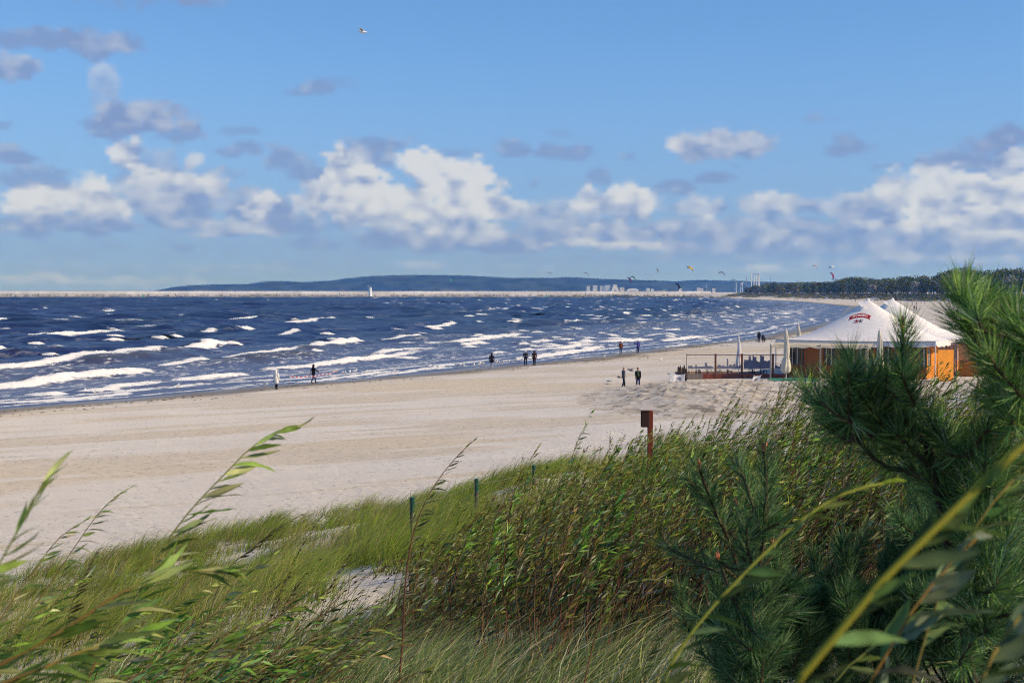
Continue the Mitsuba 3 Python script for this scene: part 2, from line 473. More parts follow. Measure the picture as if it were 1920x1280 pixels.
# ------------------------------------------------------------------ the sea
BREAKERS = [  # crest lines: x0, y0, x1, y1, height (m), trail (m)
    (-40, 634, 255, 619, .8, 7), (258, 609, 325, 606, .6, 2), (328, 655, 435, 643, 1.15, 5), (-40, 691, 318, 661, 1.0, 5), (-40, 727, 288, 690, .85, 4),
    (308, 684, 382, 674, .6, 2), (60, 737, 128, 733, .35, 1), (150, 731, 312, 712, .45, 2), (110, 746, 246, 730, .25, 1), (338, 711, 472, 697, .5, 3),
    (425, 668, 562, 655, .7, 4), (570, 656, 686, 637, .95, 4), (508, 691, 790, 659, .6, 3), (728, 637, 797, 626, .75, 3), (840, 641, 968, 625, .7, 4),
    (878, 645, 905, 638, .5, 1), (955, 674, 1142, 647, .5, 3), (1128, 641, 1226, 634, .6, 2), (428, 600, 486, 592, .9, 4), (538, 606, 628, 595, .9, 4),
    (528, 628, 556, 624, .5, 2), (800, 613, 852, 606, .7, 3), (700, 660, 760, 652, .4, 2), (1010, 655, 1120, 643, .45, 3), (1190, 656, 1300, 641, .35, 2),
    (1240, 637, 1330, 628, .5, 3), (1290, 650, 1390, 634, .35, 2), (560, 712, 760, 690, .2, 2), (700, 700, 860, 678, .22, 2), (0, 752, 150, 741, .2, 2), (1080, 668, 1200, 655, .22, 2),
    (60, 628, 130, 622, .6, 4), (0, 618, 22, 616, .7, 3), (60, 652, 80, 651, .5, 2), (290, 628, 340, 626, .5, 3)]
WAVE = np.array([.95, -.30])     # the way the waves run
CREST = np.array([.30, .95])


def make_sea():
    rng = np.random.default_rng(5)
    r = np.concatenate([np.linspace(40, 86, 40)[:-1], np.arange(86, 250, .32), 250 + np.cumsum(np.linspace(.34, 2.2, 300)), 640 + np.cumsum(np.linspace(2.3, 6, 330)), np.geomspace(2100, 9500, 24)])
    r = np.unique(np.round(r, 3))
    az = np.concatenate([np.linspace(-130, -26, 14)[:-1], np.linspace(-26, 22, 350), np.linspace(22, 75, 8)[1:]])
    R, A = np.meshgrid(r, np.radians(az), indexing='ij')
    x, y = R * np.sin(A), R * np.cos(A)
    s = shore(x, y)
    deep = sstep(-2, -60, s)
    calm = sstep(2150, 1950, y) * sstep(-3, -14, s)
    u, w = x * WAVE[0] + y * WAVE[1], x * CREST[0] + y * CREST[1]
    h = np.zeros_like(x)
    for k in range(26):
        lam = rng.uniform(3.5, 26) if k > 5 else rng.uniform(17, 32)
        th = rng.normal(0, .32 if lam > 10 else .6)
        kk = 2 * np.pi / lam
        ph = kk * (u * math.cos(th) + w * math.sin(th)) + rng.uniform(0, 6.28)
        amp = .0095 * lam * (1 if lam > 10 else 1.25)
        fade = sstep(1.0, .3, r / (lam * 60))[:, None] if lam < 12 else 1.0
        h += amp * np.sin(ph + .35 * np.sin(ph)) * fade
    h *= .6 + .8 * n2(u, w, .02, 2, 3)
    z = h * (.25 + .75 * deep) * calm
    foam = np.zeros_like(x)
    rough = n2(u * 1.0, w * .6, .9, 3, 17)
    lump = n2(u * 1.6, w * 1.1, 1.3, 3, 19)

    def breaker(p0, p1, height, trail, thick=1.0):
        p0, p1 = p0[:2], p1[:2]
        L = np.linalg.norm(p1 - p0)
        c = (p0 + p1) / 2
        d = (p1 - p0) / L
        q = np.array([d[1], -d[0]])
        if q @ WAVE < 0:
            q = -q
        rr = L / 2 + trail * 3 + 6
        rc, ac = np.hypot(*c), math.degrees(math.atan2(c[0], c[1]))
        i = np.nonzero(np.abs(r - rc) < rr)[0]
        j = np.nonzero(np.abs(np.radians(az - ac)) * rc < rr)[0]
        if len(i) == 0 or len(j) == 0:
            return
        I = (slice(i[0], i[-1] + 1), slice(j[0], j[-1] + 1))
        X, Y = x[I] - c[0], y[I] - c[1]
        along, ahead = X * d[0] + Y * d[1], X * q[0] + Y * q[1]
        ahead = ahead + (n2(along + c[0] * 3, along * 0, .25, 3, int(abs(c[0]) * 10) % 97) - .5) * 2.2 + (along / L) ** 2 * 3
        taper = np.sqrt(np.clip(1 - (2 * along / L) ** 2, 0, 1)) * (.65 + .7 * n2(along + c[1] * 2, ahead * 0, .5, 2, 7))
        height = height * .8
        back, front = 2.3 * thick * (.6 + height), .8 * thick * (.6 + height)
        prof = np.where(ahead < 0, np.exp(-(ahead / back) ** 2), np.exp(-(ahead / front) ** 2))
        zz = height * taper * prof * (.78 + .5 * lump[I])
        z[I] = np.maximum(z[I], zz + z[I] * .35) * 1.0 + 0
        fo = np.minimum(taper * 1.6, 1) * np.where(ahead < 0, np.exp(-(ahead / (.32 * back)) ** 2), np.exp(-(ahead / (1.5 * front)) ** 2)) * 1.25
        tr = .52 * taper ** .5 * np.exp(-np.clip(-ahead, 0, 99) / max(trail, .5)) * (ahead < 0) * (.35 + .9 * rough[I])
        foam[I] = np.maximum(foam[I], np.maximum(fo, tr))

    for x0, y0, x1, y1, hh, tr in BREAKERS:
        breaker(onz(x0, y0, .3), onz(x1, y1, .3), hh, tr)
    # whitecaps farther out
    n = 0
    while n < 720:
        Y = rng.uniform(160, 1950) if n % 3 else rng.uniform(160, 700)
        X = rng.uniform(-.45 * Y, .30 * Y)
        ss = float(shore(np.array(X), np.array(Y)))
        if ss > -14:
            continue
        if rng.uniform() > sstep(.40, .62, float(n2(np.array([X * .012]), np.array([Y * .006]), 1, 2, 88)[0])) + (.05 if X / Y < -.05 else .30):
            continue
        # more of them towards the sand bank on the right
        px = 960 + F * X / Y
        if rng.uniform() > .12 + .88 * sstep(500, 1250, px):
            continue
        n += 1
        L = rng.gamma(1.5, 2.2) + 1.0 + Y * .0025
        a = rng.normal(0, .22)
        d = np.array([CREST[0] * math.cos(a) + WAVE[0] * math.sin(a), CREST[1] * math.cos(a) + WAVE[1] * math.sin(a)])
        # seen from the beach the foam shows along the front of the crest
        hh = rng.uniform(.25, .75) * (1.0 if ss < -60 else .6)
        c = np.array([X, Y])
        breaker(c - d * L / 2, c + d * L / 2, hh, rng.uniform(1, 4) * (1 + Y / 700), thick=1 + Y / 900)
    # swash lines along the shore
    wob = (n2(w, w * 0, .06, 3, 51) - .5) * 4
    for off, wd, amt in ((-1.2, .5, .9), (-5.5, .9, .95), (-10, .7, .7)):
        line = np.exp(-((s - off - wob * (1 + abs(off) * .1)) / wd) ** 2)
        foam = np.maximum(foam, amt * line * (.55 + .8 * rough) * (y < 420))
    # streaks of old foam in the surf zone
    surf = sstep(-95, -25, s) * sstep(-2, -8, s)
    foam = np.maximum(foam, .62 * surf * n2(u * .8, w * .22, .55, 4, 61))
    z = z * sstep(.5, -7, s) + .02
    # depth for the colour: shallow water carries sand
    v = np.stack([x, y, z], -1).reshape(-1, 3)
    uv = np.stack([np.clip(foam, 0, 1.5), sstep(-110, -4, s)], -1).reshape(-1, 2)
    f = grid_faces(*R.shape)[:, ::-1]
    # drop what lies under dry land
    sf = s.reshape(-1)[f].min(1)
    return v, f[sf < 10], uv


def f_foam(p, n, uv):
    x, y = p.x, p.y
    u, w = x * .95 - y * .3, x * .3 + y * .95
    d = mikit.fbm(u * 2.1, w * 1.2, p.z * 2, 4)
    body = mikit.smoothstep(.40, .80, uv.x + (d - .5) * 1.15)
    lace = mikit.fbm(u * 1.1, w * .13, 0, 3)                  # thin streaks of old foam lying along the crests
    lace2 = mikit.fbm(u * .35 + 5, w * .05, 0, 3)
    k = mikit.smoothstep(.55, .70, lace) * mikit.smoothstep(.42, .62, lace2) * (.16 + .50 * mikit.smoothstep(.25, 1, uv.y)) * mikit.smoothstep(.35, .65, d)
    return dr.maximum(body, k)


def f_water(p, n, uv):
    k = mikit.fbm(p.x * .03, p.y * .012, 0, 3)
    c = mikit.mix((.003, .004, .030), (.009, .013, .062), mikit.smoothstep(.3, .7, k))
    c = mikit.mix(c, mi.Color3f(.075, .088, .15), mikit.smoothstep(.3, 1., uv.y))
    # sandy water lifted in the steep wave backs
    return mikit.mix(c, mi.Color3f(.07, .065, .06), mikit.smoothstep(.25, .9, p.z) * mikit.smoothstep(.2, .8, uv.y) * .7)


def f_ripple(p, n, uv):
    x, y = p.x, p.y
    u, w = x * .95 - y * .3, x * .3 + y * .95
    return .42 * mikit.fbm(u * .8, w * .40, 0, 3) + .10 * mikit.fbm(u * 3.3, w * 1.9, 0, 2)


def f_foam_col(p, n, uv):
    d = mikit.fbm(p.x * 3, p.y * 3, p.z * 4, 3)
    return mikit.mix((.62, .64, .64), (.86, .86, .84), mikit.smoothstep(.3, .65, d + .12 * uv.x))


scene['sea_water'] = {'type': 'twosided', 'b': {
    'type': 'blendbsdf', 'weight': mikit.proc(f_foam),
    'a': {'type': 'bumpmap', 'scale': 1.0, 'arbitrary': mikit.proc(f_ripple, eps=.05), 'b': {'type': 'principled', 'base_color': mikit.proc(f_water), 'roughness': .28, 'specular': .16}},
    'b': {'type': 'diffuse', 'reflectance': mikit.proc(f_foam_col)}}}
_v, _f, _uv = make_sea()
structure('sea', (_v, _f), 'sea_water', smooth=True, uv=_uv)
# ------------------------------------------------------------------ far shore: hills, breakwater, town, forest
rng = np.random.default_rng(77)
_HP = np.array([(255, 548), (300, 545), (318, 541), (330, 538), (360, 534.5), (400, 533.5), (460, 533), (480, 530), (500, 527.5), (530, 527), (560, 529), (590, 528), (620, 526), (650, 522), (680, 519), (700, 517.5), (740, 516), (800, 515.5), (880, 517), (920, 519),
                (960, 521), (1040, 521), (1070, 519.5), (1130, 523), (1200, 525), (1270, 527.5), (1310, 525), (1400, 527), (1500, 530), (1700, 536), (2000, 540), (2600, 546)], float)


def make_hills():
    D = 7000.0
    px = np.linspace(255, 2600, 420)
    x = (px - 960) / F * D
    top = (HORIZON - np.interp(px, _HP[:, 0], _HP[:, 1])) / F * D + 8.9
    rows = [(-420, 0.02), (-380, .22), (-330, .42), (-230, .66), (-110, .88), (0, 1.0), (150, 1.02), (400, .9), (900, .6), (1300, .2), (1500, 0)]
    V = []
    for dy, k in rows:
        yy = np.full_like(x, D + dy) + 60 * (n2(x, x * 0 + dy, .004, 3, 2) - .5)
        amp = 9 * np.clip(top / 80, .1, 1)
        zz = np.maximum(top * k + (n2(x, x * 0 + dy, .012, 4, 6) - .5) * amp * (k < 1) + (n2(x, x * 0 + dy, .09, 2, 9) - .5) * 4.0 * min(k, 1), -3 if k < .1 else .5)
        V.append(np.stack([x, yy, zz], -1))
    return np.concatenate(V), grid_faces(len(rows), len(x))


def f_hill(p, n, uv):
    k = mikit.fbm(p.x * .012, p.z * .03, p.y * .01, 4)
    c = mikit.mix((.012, .026, .016), (.038, .055, .024), mikit.smoothstep(.35, .62, k))
    # bare sandy cliffs
    cl = mikit.smoothstep(.56, .66, mikit.fbm(p.x * .009 + p.z * .01 + 4, p.z * .012, 0, 3)) * mikit.smoothstep(34, 8, p.z) * mikit.smoothstep(-60, -250, p.x)
    return mikit.mix(c, mi.Color3f(.20, .19, .16), cl * .6)


scene['hill_wood'] = {'type': 'twosided', 'b': {'type': 'diffuse', 'reflectance': mikit.proc(f_hill)}}
structure('hills', make_hills(), 'hill_wood', smooth=True)

# ---- the long breakwater
BW = 1965.0
MP = BW / F                       # metres per photo pixel out there


def extrude_x(profile, x0, x1, n=2):
    """profile: closed (y, z) polygon."""
    from shapely.geometry import Polygon
    m = trimesh.creation.extrude_polygon(Polygon(profile), x1 - x0)
    v = np.asarray(m.vertices)
    return trimesh.Trimesh(np.stack([x0 + v[:, 2], v[:, 0], v[:, 1]], -1), m.faces, process=False)


def f_concrete(p, n, uv):
    k = mikit.fbm(p.x * .02, p.z * .5, p.y * .1, 4)
    st = mikit.noise(p.x * .35, 0, 0)
    return mikit.mix((.55, .545, .52), (.80, .79, .77), mikit.smoothstep(.3, .65, k)) * (.9 + .2 * st)


def f_concrete_old(p, n, uv):
    k = mikit.fbm(p.x * .05, p.z * .6, p.y * .1, 4)
    return mikit.mix((.30, .28, .23), (.50, .47, .41), mikit.smoothstep(.3, .65, k))


scene['concrete'] = {'type': 'twosided', 'b': {'type': 'principled', 'base_color': mikit.proc(f_concrete), 'roughness': .9, 'specular': .2}}
scene['concrete_old'] = {'type': 'twosided', 'b': {'type': 'principled', 'base_color': mikit.proc(f_concrete_old), 'roughness': .9, 'specular': .2}}
bw = thing('breakwater', 'long pale concrete breakwater closing the bay along the horizon', 'breakwater')
XE = 318.0
for k in range(14):               # wall lengths, each cast on its own
    a = -2300 + k * (XE + 2300) / 14
    b = -2300 + (k + 1) * (XE + 2300) / 14
    hi = 10.6 - .9 * k / 14
    part(bw, 'wall_length', extrude_x([(BW + 9, 2), (BW + 9, 6.9), (BW + 12, 7.2), (BW + 12.4, hi), (BW + 15, hi), (BW + 15.4, 2)], a, b - .25), 'concrete')
part(bw, 'quay_ledge', extrude_x([(BW, -2), (BW, 2.2), (BW + .5, 2.45), (BW + 8.9, 2.5), (BW + 8.9, -2)], -2300, XE), 'concrete_old')
m_ = []
for k in range(900):              # a line of dark stones along the foot of the wall
    x = rng.uniform(-2300, XE)
    s = rng.uniform(.7, 1.7)
    b_ = trimesh.creation.icosphere(subdivisions=0, radius=1).apply_scale([s * 1.6, s, s * .75])
    b_.apply_transform(trimesh.transformations.rotation_matrix(rng.uniform(0, 3), rng.normal(size=3)))
    b_.apply_translation([x, BW + 6.5 + rng.uniform(-1, 1.4), 2.7])
    m_.append((b_.vertices, b_.faces, np.array([.13, .11, .075]) * rng.uniform(.6, 1.3)))
for k in range(260):
    x = rng.uniform(60, XE)
    s = rng.uniform(.8, 2.0)
    b_ = trimesh.creation.icosphere(subdivisions=0, radius=1).apply_scale([s * 1.5, s, s * .8])
    b_.apply_transform(trimesh.transformations.rotation_matrix(rng.uniform(0, 3), rng.normal(size=3)))
    b_.apply_translation([x, BW - rng.uniform(0, 6), rng.uniform(0, .9)])
    m_.append((b_.vertices, b_.faces, np.array([.12, .125, .07]) * rng.uniform(.6, 1.3)))
v_, f_, c_ = join(m_)
part(bw, 'armour_stones', (v_, f_), 'matte', color=c_, stuff=True)

for k in range(27):
    x = -840 + k * 43.5
    lp = thing('lamp_post', 'small dark lamp post standing along the breakwater walkway', 'lamp post', 'lamp posts along the breakwater')
    part(lp, 'post', tube([(x, BW + 4, 2.4), (x, BW + 4, 5.6)], [.42, .34], 6), color=(.09, .085, .08))
    part(lp, 'lamp_head', box((1.8, 1.0, .6), (x, BW + 4, 5.85), bevel=.1), color=(.10, .10, .10))

bc = thing('beacon', 'slim white beacon tower standing in the water before the breakwater', 'beacon')
bx, by = (694.5 - 960) / F * 1925, 1925.0
part(bc, 'tower', tube([(bx, by, 1.6), (bx, by, 8), (bx, by, 15.8)], [2.5, 2.35, 2.2], 16), 'satin', 30, (.86, .86, .85))
part(bc, 'base', tube([(bx, by, -2), (bx, by, 1.7)], [3.6, 3.3], 16), color=(.06, .06, .07))
part(bc, 'lantern', trimesh.util.concatenate([tube([(bx, by, 15.8), (bx, by, 17.2)], [1.2, 1.2], 10), tube([(bx, by, 17.2), (bx, by, 18.4)], [1.4, .15], 10)]), color=(.25, .25, .27))
part(bc, 'mast', tube([(bx - 3.4, by, 1), (bx - 3.4, by, 19.5)], [.32, .22], 6), 'satin', color=(.7, .71, .72))
part(bc, 'gallery', tube([(bx, by, 15.5), (bx, by, 15.9)], [2.7, 2.7], 16), color=(.3, .3, .3))

for (px, py, D, lab) in ((268, 557.6, 1900, 'green channel buoy at the left end of the bay near the breakwater'), (1025, 558.2, 1850, 'green channel buoy before the middle of the breakwater, right of the beacon')):
    bu = thing('buoy', lab, 'buoy')
    x = (px - 960) / F * D
    part(bu, 'float', tube([(x, D, -.8), (x, D, .9), (x, D, 1.3)], [1.5, 1.5, 1.0], 12), 'satin', color=(.02, .30, .17))
    part(bu, 'tower', tube([(x, D, 1.3), (x, D, 5.2)], [.9, .45], 8), 'satin', color=(.02, .30, .17))
    part(bu, 'topmark', tube([(x, D, 5.2), (x, D, 6.8)], [.75, .06], 8), 'satin', color=(.03, .34, .2))

# ---- sailing boat and timber groyne by the root of the breakwater
sb = thing('sailing_boat', 'white sailing boat with a bare mast by the near end of the breakwater', 'boat')
sx, sy = (1324 - 960) / F * 1830, 1830.0
hp = np.array([(-5, 0), (-4.4, 1.1), (0, 1.5), (3.4, .9), (5.4, 0), (3.4, -.9), (0, -1.5), (-4.4, -1.1)])
hv = np.vstack([np.c_[hp * .75, np.full(8, -.5)], np.c_[hp, np.full(8, 1.2)]]) + [sx, sy, 0]
part(sb, 'hull', trimesh.convex.convex_hull(hv), 'satin', color=(.82, .82, .8))
part(sb, 'cabin', box((3.6, 1.8, .9), (sx - .4, sy, 1.65), bevel=.2), 'satin', color=(.78, .78, .77))
part(sb, 'mast', tube([(sx + .4, sy, 1.2), (sx + .4, sy, 20.5)], [.26, .2], 8), 'satin', color=(.85, .85, .84))
part(sb, 'boom', tube([(sx + .4, sy, 2.9), (sx - 4.2, sy, 3.0)], [.14, .12], 6), 'satin', color=(.8, .8, .8))
part(sb, 'stay', tube([(sx + 5.3, sy, 1.3), (sx + .4, sy, 20)], .05, 4), color=(.6, .6, .6))
gr = thing('groyne', 'dark timber groyne of short piles running from the far beach into the surf', 'groyne')
for k in range(24):
    D = 1820 - k * .9
    x = 300 + k * 1.1 - 8
    part(gr, 'pile', tube([(x, D, -1.5), (x, D, 1.7 + .25 * rng.uniform(-1, 1))], [.34, .30], 6), color=np.array([.055, .045, .04]) * rng.uniform(.8, 1.2))
part(gr, 'wale', tube([(292, 1819.4, 1.1), (318, 1798.6, 1.1)], .16, 5), color=(.05, .042, .036))

# ---- white town and works
def far_block(px, py0, py1, wpx, D, label, cat, col, kind=0, grp=None):
    k = thing('white_building' if cat == 'building' else cat.replace(' ', '_'), label, cat, grp)
    m = D / F
    x, w = (px - 960) * m, wpx * m
    z0, z1 = (HORIZON - py1) * m + 8.9, (HORIZON - py0) * m + 8.9
    z0 = max(z0 - 20, 0)
    if kind == 0:
        part(k, 'walls', box((w, 18, z1 - z0), (x, D, (z0 + z1) / 2)), color=col)
        part(k, 'roof', box((w + 2, 20, 1.6), (x, D, z1 + .82)), color=np.array(col) * .6)
        nw = max(int(w / 7), 1)
        for fl in range(max(int((z1 - max(z0, 8)) / 7), 1)):
            part(k, 'window_band', box((w * .86, .5, 2.0), (x, D - 9.1, z1 - 5 - fl * 7)), 'satin', color=(.12, .15, .2))
    elif kind == 1:               # stepped, arched block
        for q, (fr, hh) in enumerate(((1.0, .45), (.8, .72), (.5, 1.0))):
            part(k, 'tier', box((w * fr, 18 - q, (z1 - z0) * hh), (x, D + q, z0 + (z1 - z0) * hh / 2)), color=col)
        part(k, 'archway', box((w * .22, .6, (z1 - z0) * .42), (x + w * .02, D - 9.2, z0 + (z1 - z0) * .22)), color=(.16, .2, .28))
    else:                         # low hall with a curved roof
        a = np.linspace(0, math.pi, 13)
        pr = [(x - w / 2 * math.cos(t), z0 + (z1 - z0) * (.55 + .45 * math.sin(t))) for t in a] + [(x + w / 2, z0), (x - w / 2, z0)]
        from shapely.geometry import Polygon
        mm = trimesh.creation.extrude_polygon(Polygon(pr), 24)
        v = np.asarray(mm.vertices)
        part(k, 'hall', trimesh.Trimesh(np.stack([v[:, 0], D - v[:, 2] + 12, v[:, 1]], -1), mm.faces, process=False), color=col)
        part(k, 'door_front', box((w * .5, .5, 3), (x, D - 12.2, z0 + 14)), color=(.2, .22, .28))


W1 = (.78, .78, .77)
for q in ((1103, 536.5, 543.5, 6, 'leftmost and smallest white block of the far town under the hills'), (1115.5, 535.5, 543.5, 8, 'square white block second from the left in the far town'), (1127, 536, 543.5, 4, 'narrow white block in the middle of the far town'),
          (1133, 536.5, 543.5, 5, 'pale bluish block between two white ones in the far town'), (1139.5, 535, 543.5, 9, 'tall white block just left of the arched block in the far town'), (1166, 539, 544, 8, 'low white block just right of the arched block in the far town')):
    far_block(q[0], q[1], q[2], q[3], 6300, q[4], 'building', (.42, .52, .68) if 'bluish' in q[4] else W1)
far_block(1153, 533.5, 544, 14, 6290, 'largest white block of the far town, stepped with an archway', 'building', W1, 1)
far_block(1186, 540.5, 547, 22, 6250, 'wide low white hall with a curved roof right of the far town', 'building', (.82, .82, .82), 2)
for q in ((1215, 541, 6), (1223, 542, 4), (1275, 541.5, 5), (1309, 539.5, 5), (1315, 541, 6), (1338, 541, 5)):
    far_block(q[0], q[1], q[1] + 4, q[2], 6280, 'tiny white house among the far houses below the hills on the right', 'building', (.66, .6, .57) if q[0] > 1300 else W1, 0, 'far houses below the hills')
far_block(1236, 546.3, 549.5, 8, 2040, 'low white building behind the breakwater wall, left one of a pair', 'building', (.75, .75, .75))
far_block(1245, 545.2, 549.5, 4, 2042, 'taller white building behind the breakwater wall, right one of a pair', 'building', (.75, .75, .75))

for q, px in enumerate((1408.3, 1414, 1419.8, 1425.6, 1428.6)):
    D = 3300.0
    x, zt = (px - 960) / F * D, (HORIZON - 512.5) / F * D + 8.9
    st = thing('chimney', 'slim white chimney in the row rising behind the end of the forest', 'chimney', 'white chimneys behind the forest')
    r0 = 1.5 if q != 4 else 1.2
    part(st, 'shaft', tube([(x, D + q * 9, 0), (x, D + q * 9, zt - 4)], [r0 * 1.1, r0 * .9], 10), color=(.60, .62, .65))
    part(st, 'cap', tube([(x, D + q * 9, zt - 4), (x, D + q * 9, zt)], [r0 * 1.1, r0], 10), color=(.25, .27, .33) if q in (1, 2, 3) else (.7, .7, .72))
for px, py, lab in ((1399, 519.5, 'thin dark mast just left of the white chimneys'), (1444.6, 518.5, 'thin dark mast standing alone right of the white chimneys'), (1380, 529, 'thin white mast left of the forest edge')):
    D = 3000.0 if px > 1390 else 2400.0
    x, zt = (px - 960) / F * D, (HORIZON - py) / F * D + 8.9
    ms = thing('mast', lab, 'mast')
    part(ms, 'pole', tube([(x, D, 0), (x, D, zt)], [.8, .5], 6), color=(.8, .8, .8) if px < 1390 else (.2, .22, .26))
    for fr in (.72, .9):
        part(ms, 'crossarm', tube([(x - 2, D, zt * fr), (x + 2, D, zt * fr)], .3, 5), color=(.3, .3, .34))
ct = thing('crane', 'small white harbour crane above the left end of the forest', 'crane')
D = 2500.0
x, zt = (1390 - 960) / F * D, (HORIZON - 529) / F * D + 8.9
for dx in (-2.2, 2.2):
    part(ct, 'leg', tube([(x + dx, D, 0), (x + dx * .6, D, zt - 3)], .5, 6), color=(.75, .76, .78))
part(ct, 'jib', tube([(x - 4, D, zt - 4), (x + 5, D, zt)], .55, 6), color=(.75, .76, .78))
part(ct, 'cab', box((3, 3, 3), (x, D, zt - 3.2), bevel=.3), color=(.7, .71, .74))


# ---- forest belt
def leaf_clumps(r, centre, radii, n, size, col, var, up=.25):
    """n small leafy faces spread through an ellipsoid, thicker at its surface."""
    d = norm(r.normal(size=(n, 3)))
    d[:, 2] = np.abs(d[:, 2]) * r.choice([1, 1, 1, -.6], n)
    rad = r.uniform(.55, 1.06, n) ** .6
    p = centre + d * rad[:, None] * radii
    nn = norm(d + r.normal(0, .55, (n, 3)) + [0, 0, up])
    a = norm(np.cross(nn, r.normal(size=(n, 3))))
    b = np.cross(nn, a)
    s = size * r.uniform(.6, 1.3, n)[:, None]
    q = np.stack([p - a * s, p + b * s * .7, p + a * s, p - b * s * .7], 1).reshape(-1, 3)
    i = np.arange(n) * 4
    f = np.vstack([np.stack([i, i + 1, i + 2], 1), np.stack([i, i + 2, i + 3], 1)])
    c = np.asarray(col) * np.clip(1 + var * r.normal(size=(n, 1)), .35, 1.8) * (1 + .12 * r.normal(size=(n, 3)) * [1, .5, .6])
    return q, f, np.repeat(np.clip(c, .003, .9), 4, 0)


def broad_tree(r, x, y, h, w, col, name, label, group, n=330, size=.75):
    z = gz(x, y)
    k = thing(name, label, 'tree', group)
    tw = .018 * h + .12
    lean = r.normal(0, .03 * h, 2)
    part(k, 'trunk', tube([(x, y, z - .4), (x + lean[0] * .3, y + lean[1] * .3, z + h * .3), (x + lean[0], y + lean[1], z + h * .7)], [tw, tw * .75, tw * .3], 6), 'bark', color=(.09, .07, .055))
    ps = []
    lobes = r.integers(6, 9)
    for j in range(lobes):
        a = j / lobes * 6.28 + r.uniform(0, 1)
        hh = r.uniform(.16, .80)
        off = w * .5 * r.uniform(.35, .75) * math.sin(math.pi * min(1, hh * .9))
        c = np.array([x + lean[0] + off * math.cos(a), y + lean[1] + off * math.sin(a), z + h * hh])
        rr = np.array([w * .30, w * .30, h * .20]) * r.uniform(.75, 1.2)
        ps.append(leaf_clumps(r, c, rr, n // (lobes + 1), size, np.array(col) * r.uniform(.75, 1.25), .3))
    ps.append(leaf_clumps(r, np.array([x + lean[0], y + lean[1], z + h * .8]), np.array([w * .3, w * .3, h * .21]), n // (lobes + 1) + 20, size, col, .3))
    v, f, c = join(ps)
    part(k, 'crown', (v, f), 'crown', color=c)
    return k


_TOP = np.array([(1340, 543), (1385, 541), (1400, 534), (1420, 531), (1500, 527), (1560, 525), (1580, 519), (1600, 518), (1650, 521), (1700, 516), (1750, 516), (1780, 503), (1810, 499), (1850, 506), (1880, 502), (1925, 500), (2100, 490), (2600, 480)], float)
fr = np.random.default_rng(8)
yy = 760.0
rows = []
while yy < 2020:
    rows.append(yy)
    yy += 8 + 9 * (yy - 760) / 1200
for row, xoff in enumerate((366, 378, 394)):
    for y0 in rows:
        y = y0 + fr.uniform(-3, 3)
        x = xoff + fr.uniform(-5, 5) + (0 if y < 1900 else (y - 1900) * .15)
        px = 960 + F * x / y
        ytop = np.interp(px, _TOP[:, 0], _TOP[:, 1]) + fr.uniform(-1.0, 3.5) + (5, 2, 0)[row]
        h = (HORIZON - ytop) * y / F + 8.9 - gz(x, y)
        if h < 4:
            continue
        h = min(h, 27)
        u = fr.uniform()
        if u < .42:
            broad_tree(fr, x, y, h, h * fr.uniform(.6, .8), (.060, .095, .034), 'pine_tree', 'dark green tree in the forest belt behind the far beach', 'dark trees of the forest belt', 260)
        elif u < .9:
            broad_tree(fr, x, y, h, h * fr.uniform(.65, .95), np.array([.125, .145, .036]) * fr.uniform(.75, 1.2), 'broadleaf_tree', 'olive green broadleaf tree in the forest belt behind the far beach', 'olive green trees of the forest belt', 280)
        else:
            broad_tree(fr, x, y, h * .95, h * fr.uniform(.7, .9), (.15, .115, .065), 'autumn_tree', 'brownish tree turning to autumn in the forest belt', 'brownish trees of the forest belt', 280)
for px, ytop, wpx, lab in ((1635, 532, 16, 'small silver grey tree at the forest edge, left of the paler round one'), (1714, 527, 20, 'round silver grey tree standing out pale before the dark forest'), (1895, 515, 26, 'greyish tree at the right end of the forest above the pine shoot')):
    x = 352.0
    y = F * x / (px - 960)
    h = (HORIZON - ytop) * y / F + 8.9 - gz(x, y)
    broad_tree(fr, x, y, h, wpx * y / F, (.34, .33, .30), 'silver_tree', lab, None, 380, .6)


# ---- scrub and beach grass on the far bank
def far_scrub():
    ps = []
    for k in range(1500):
        y = fr.uniform(560, 2000)
        t = fr.uniform(3, 34)
        x = float(np.interp(y, _DY, _DX)) + t
        if n2(np.array([x]), np.array([y]), .03, 2, 4)[0] < .36 and t < 14:
            continue
        h = (fr.uniform(.6, 1.5) if t < 12 else fr.uniform(1.2, 2.6))
        w = h * fr.uniform(1.2, 2.4)
        col = np.array([.24, .23, .075]) if t < 12 else np.array([.17, .17, .058])
        if fr.uniform() < .2:
            col = np.array([.19, .145, .08])
        ps.append(leaf_clumps(fr, np.array([x, y, gz(x, y) + h * .35]), np.array([w, w * 2.2, h * .7]), 26, .62, col * fr.uniform(.8, 1.25), .25))
    return join(ps)


v_, f_, c_ = far_scrub()
put('dune_scrub', (v_, f_), 'crown', color=c_)
labels['dune_scrub'] = {'label': 'olive green scrub and beach grass covering the far dune bank', 'category': 'scrub', 'kind': 'stuff'}
bs = np.random.default_rng(3)
for k, (px, D, h, w, lab) in enumerate(((1172, 1955, 3.2, 16, 'dark rounded bush on the rubble of the breakwater'), (1156, 1957, 2.2, 12, 'low dark bush on the breakwater left of the rounded one'))):
    x = (px - 960) / F * D
    kk = thing('bush', lab, 'bush')
    v_, f_, c_ = leaf_clumps(bs, np.array([x, D, 2.2]), np.array([w / 2, 3, h]), 160, .7, (.035, .05, .024), .3)
    part(kk, 'foliage', (v_, f_), 'crown', color=c_)
    part(kk, 'stem', tube([(x, D, .5), (x, D, 2.5)], .25, 5), 'bark', color=(.08, .06, .05))

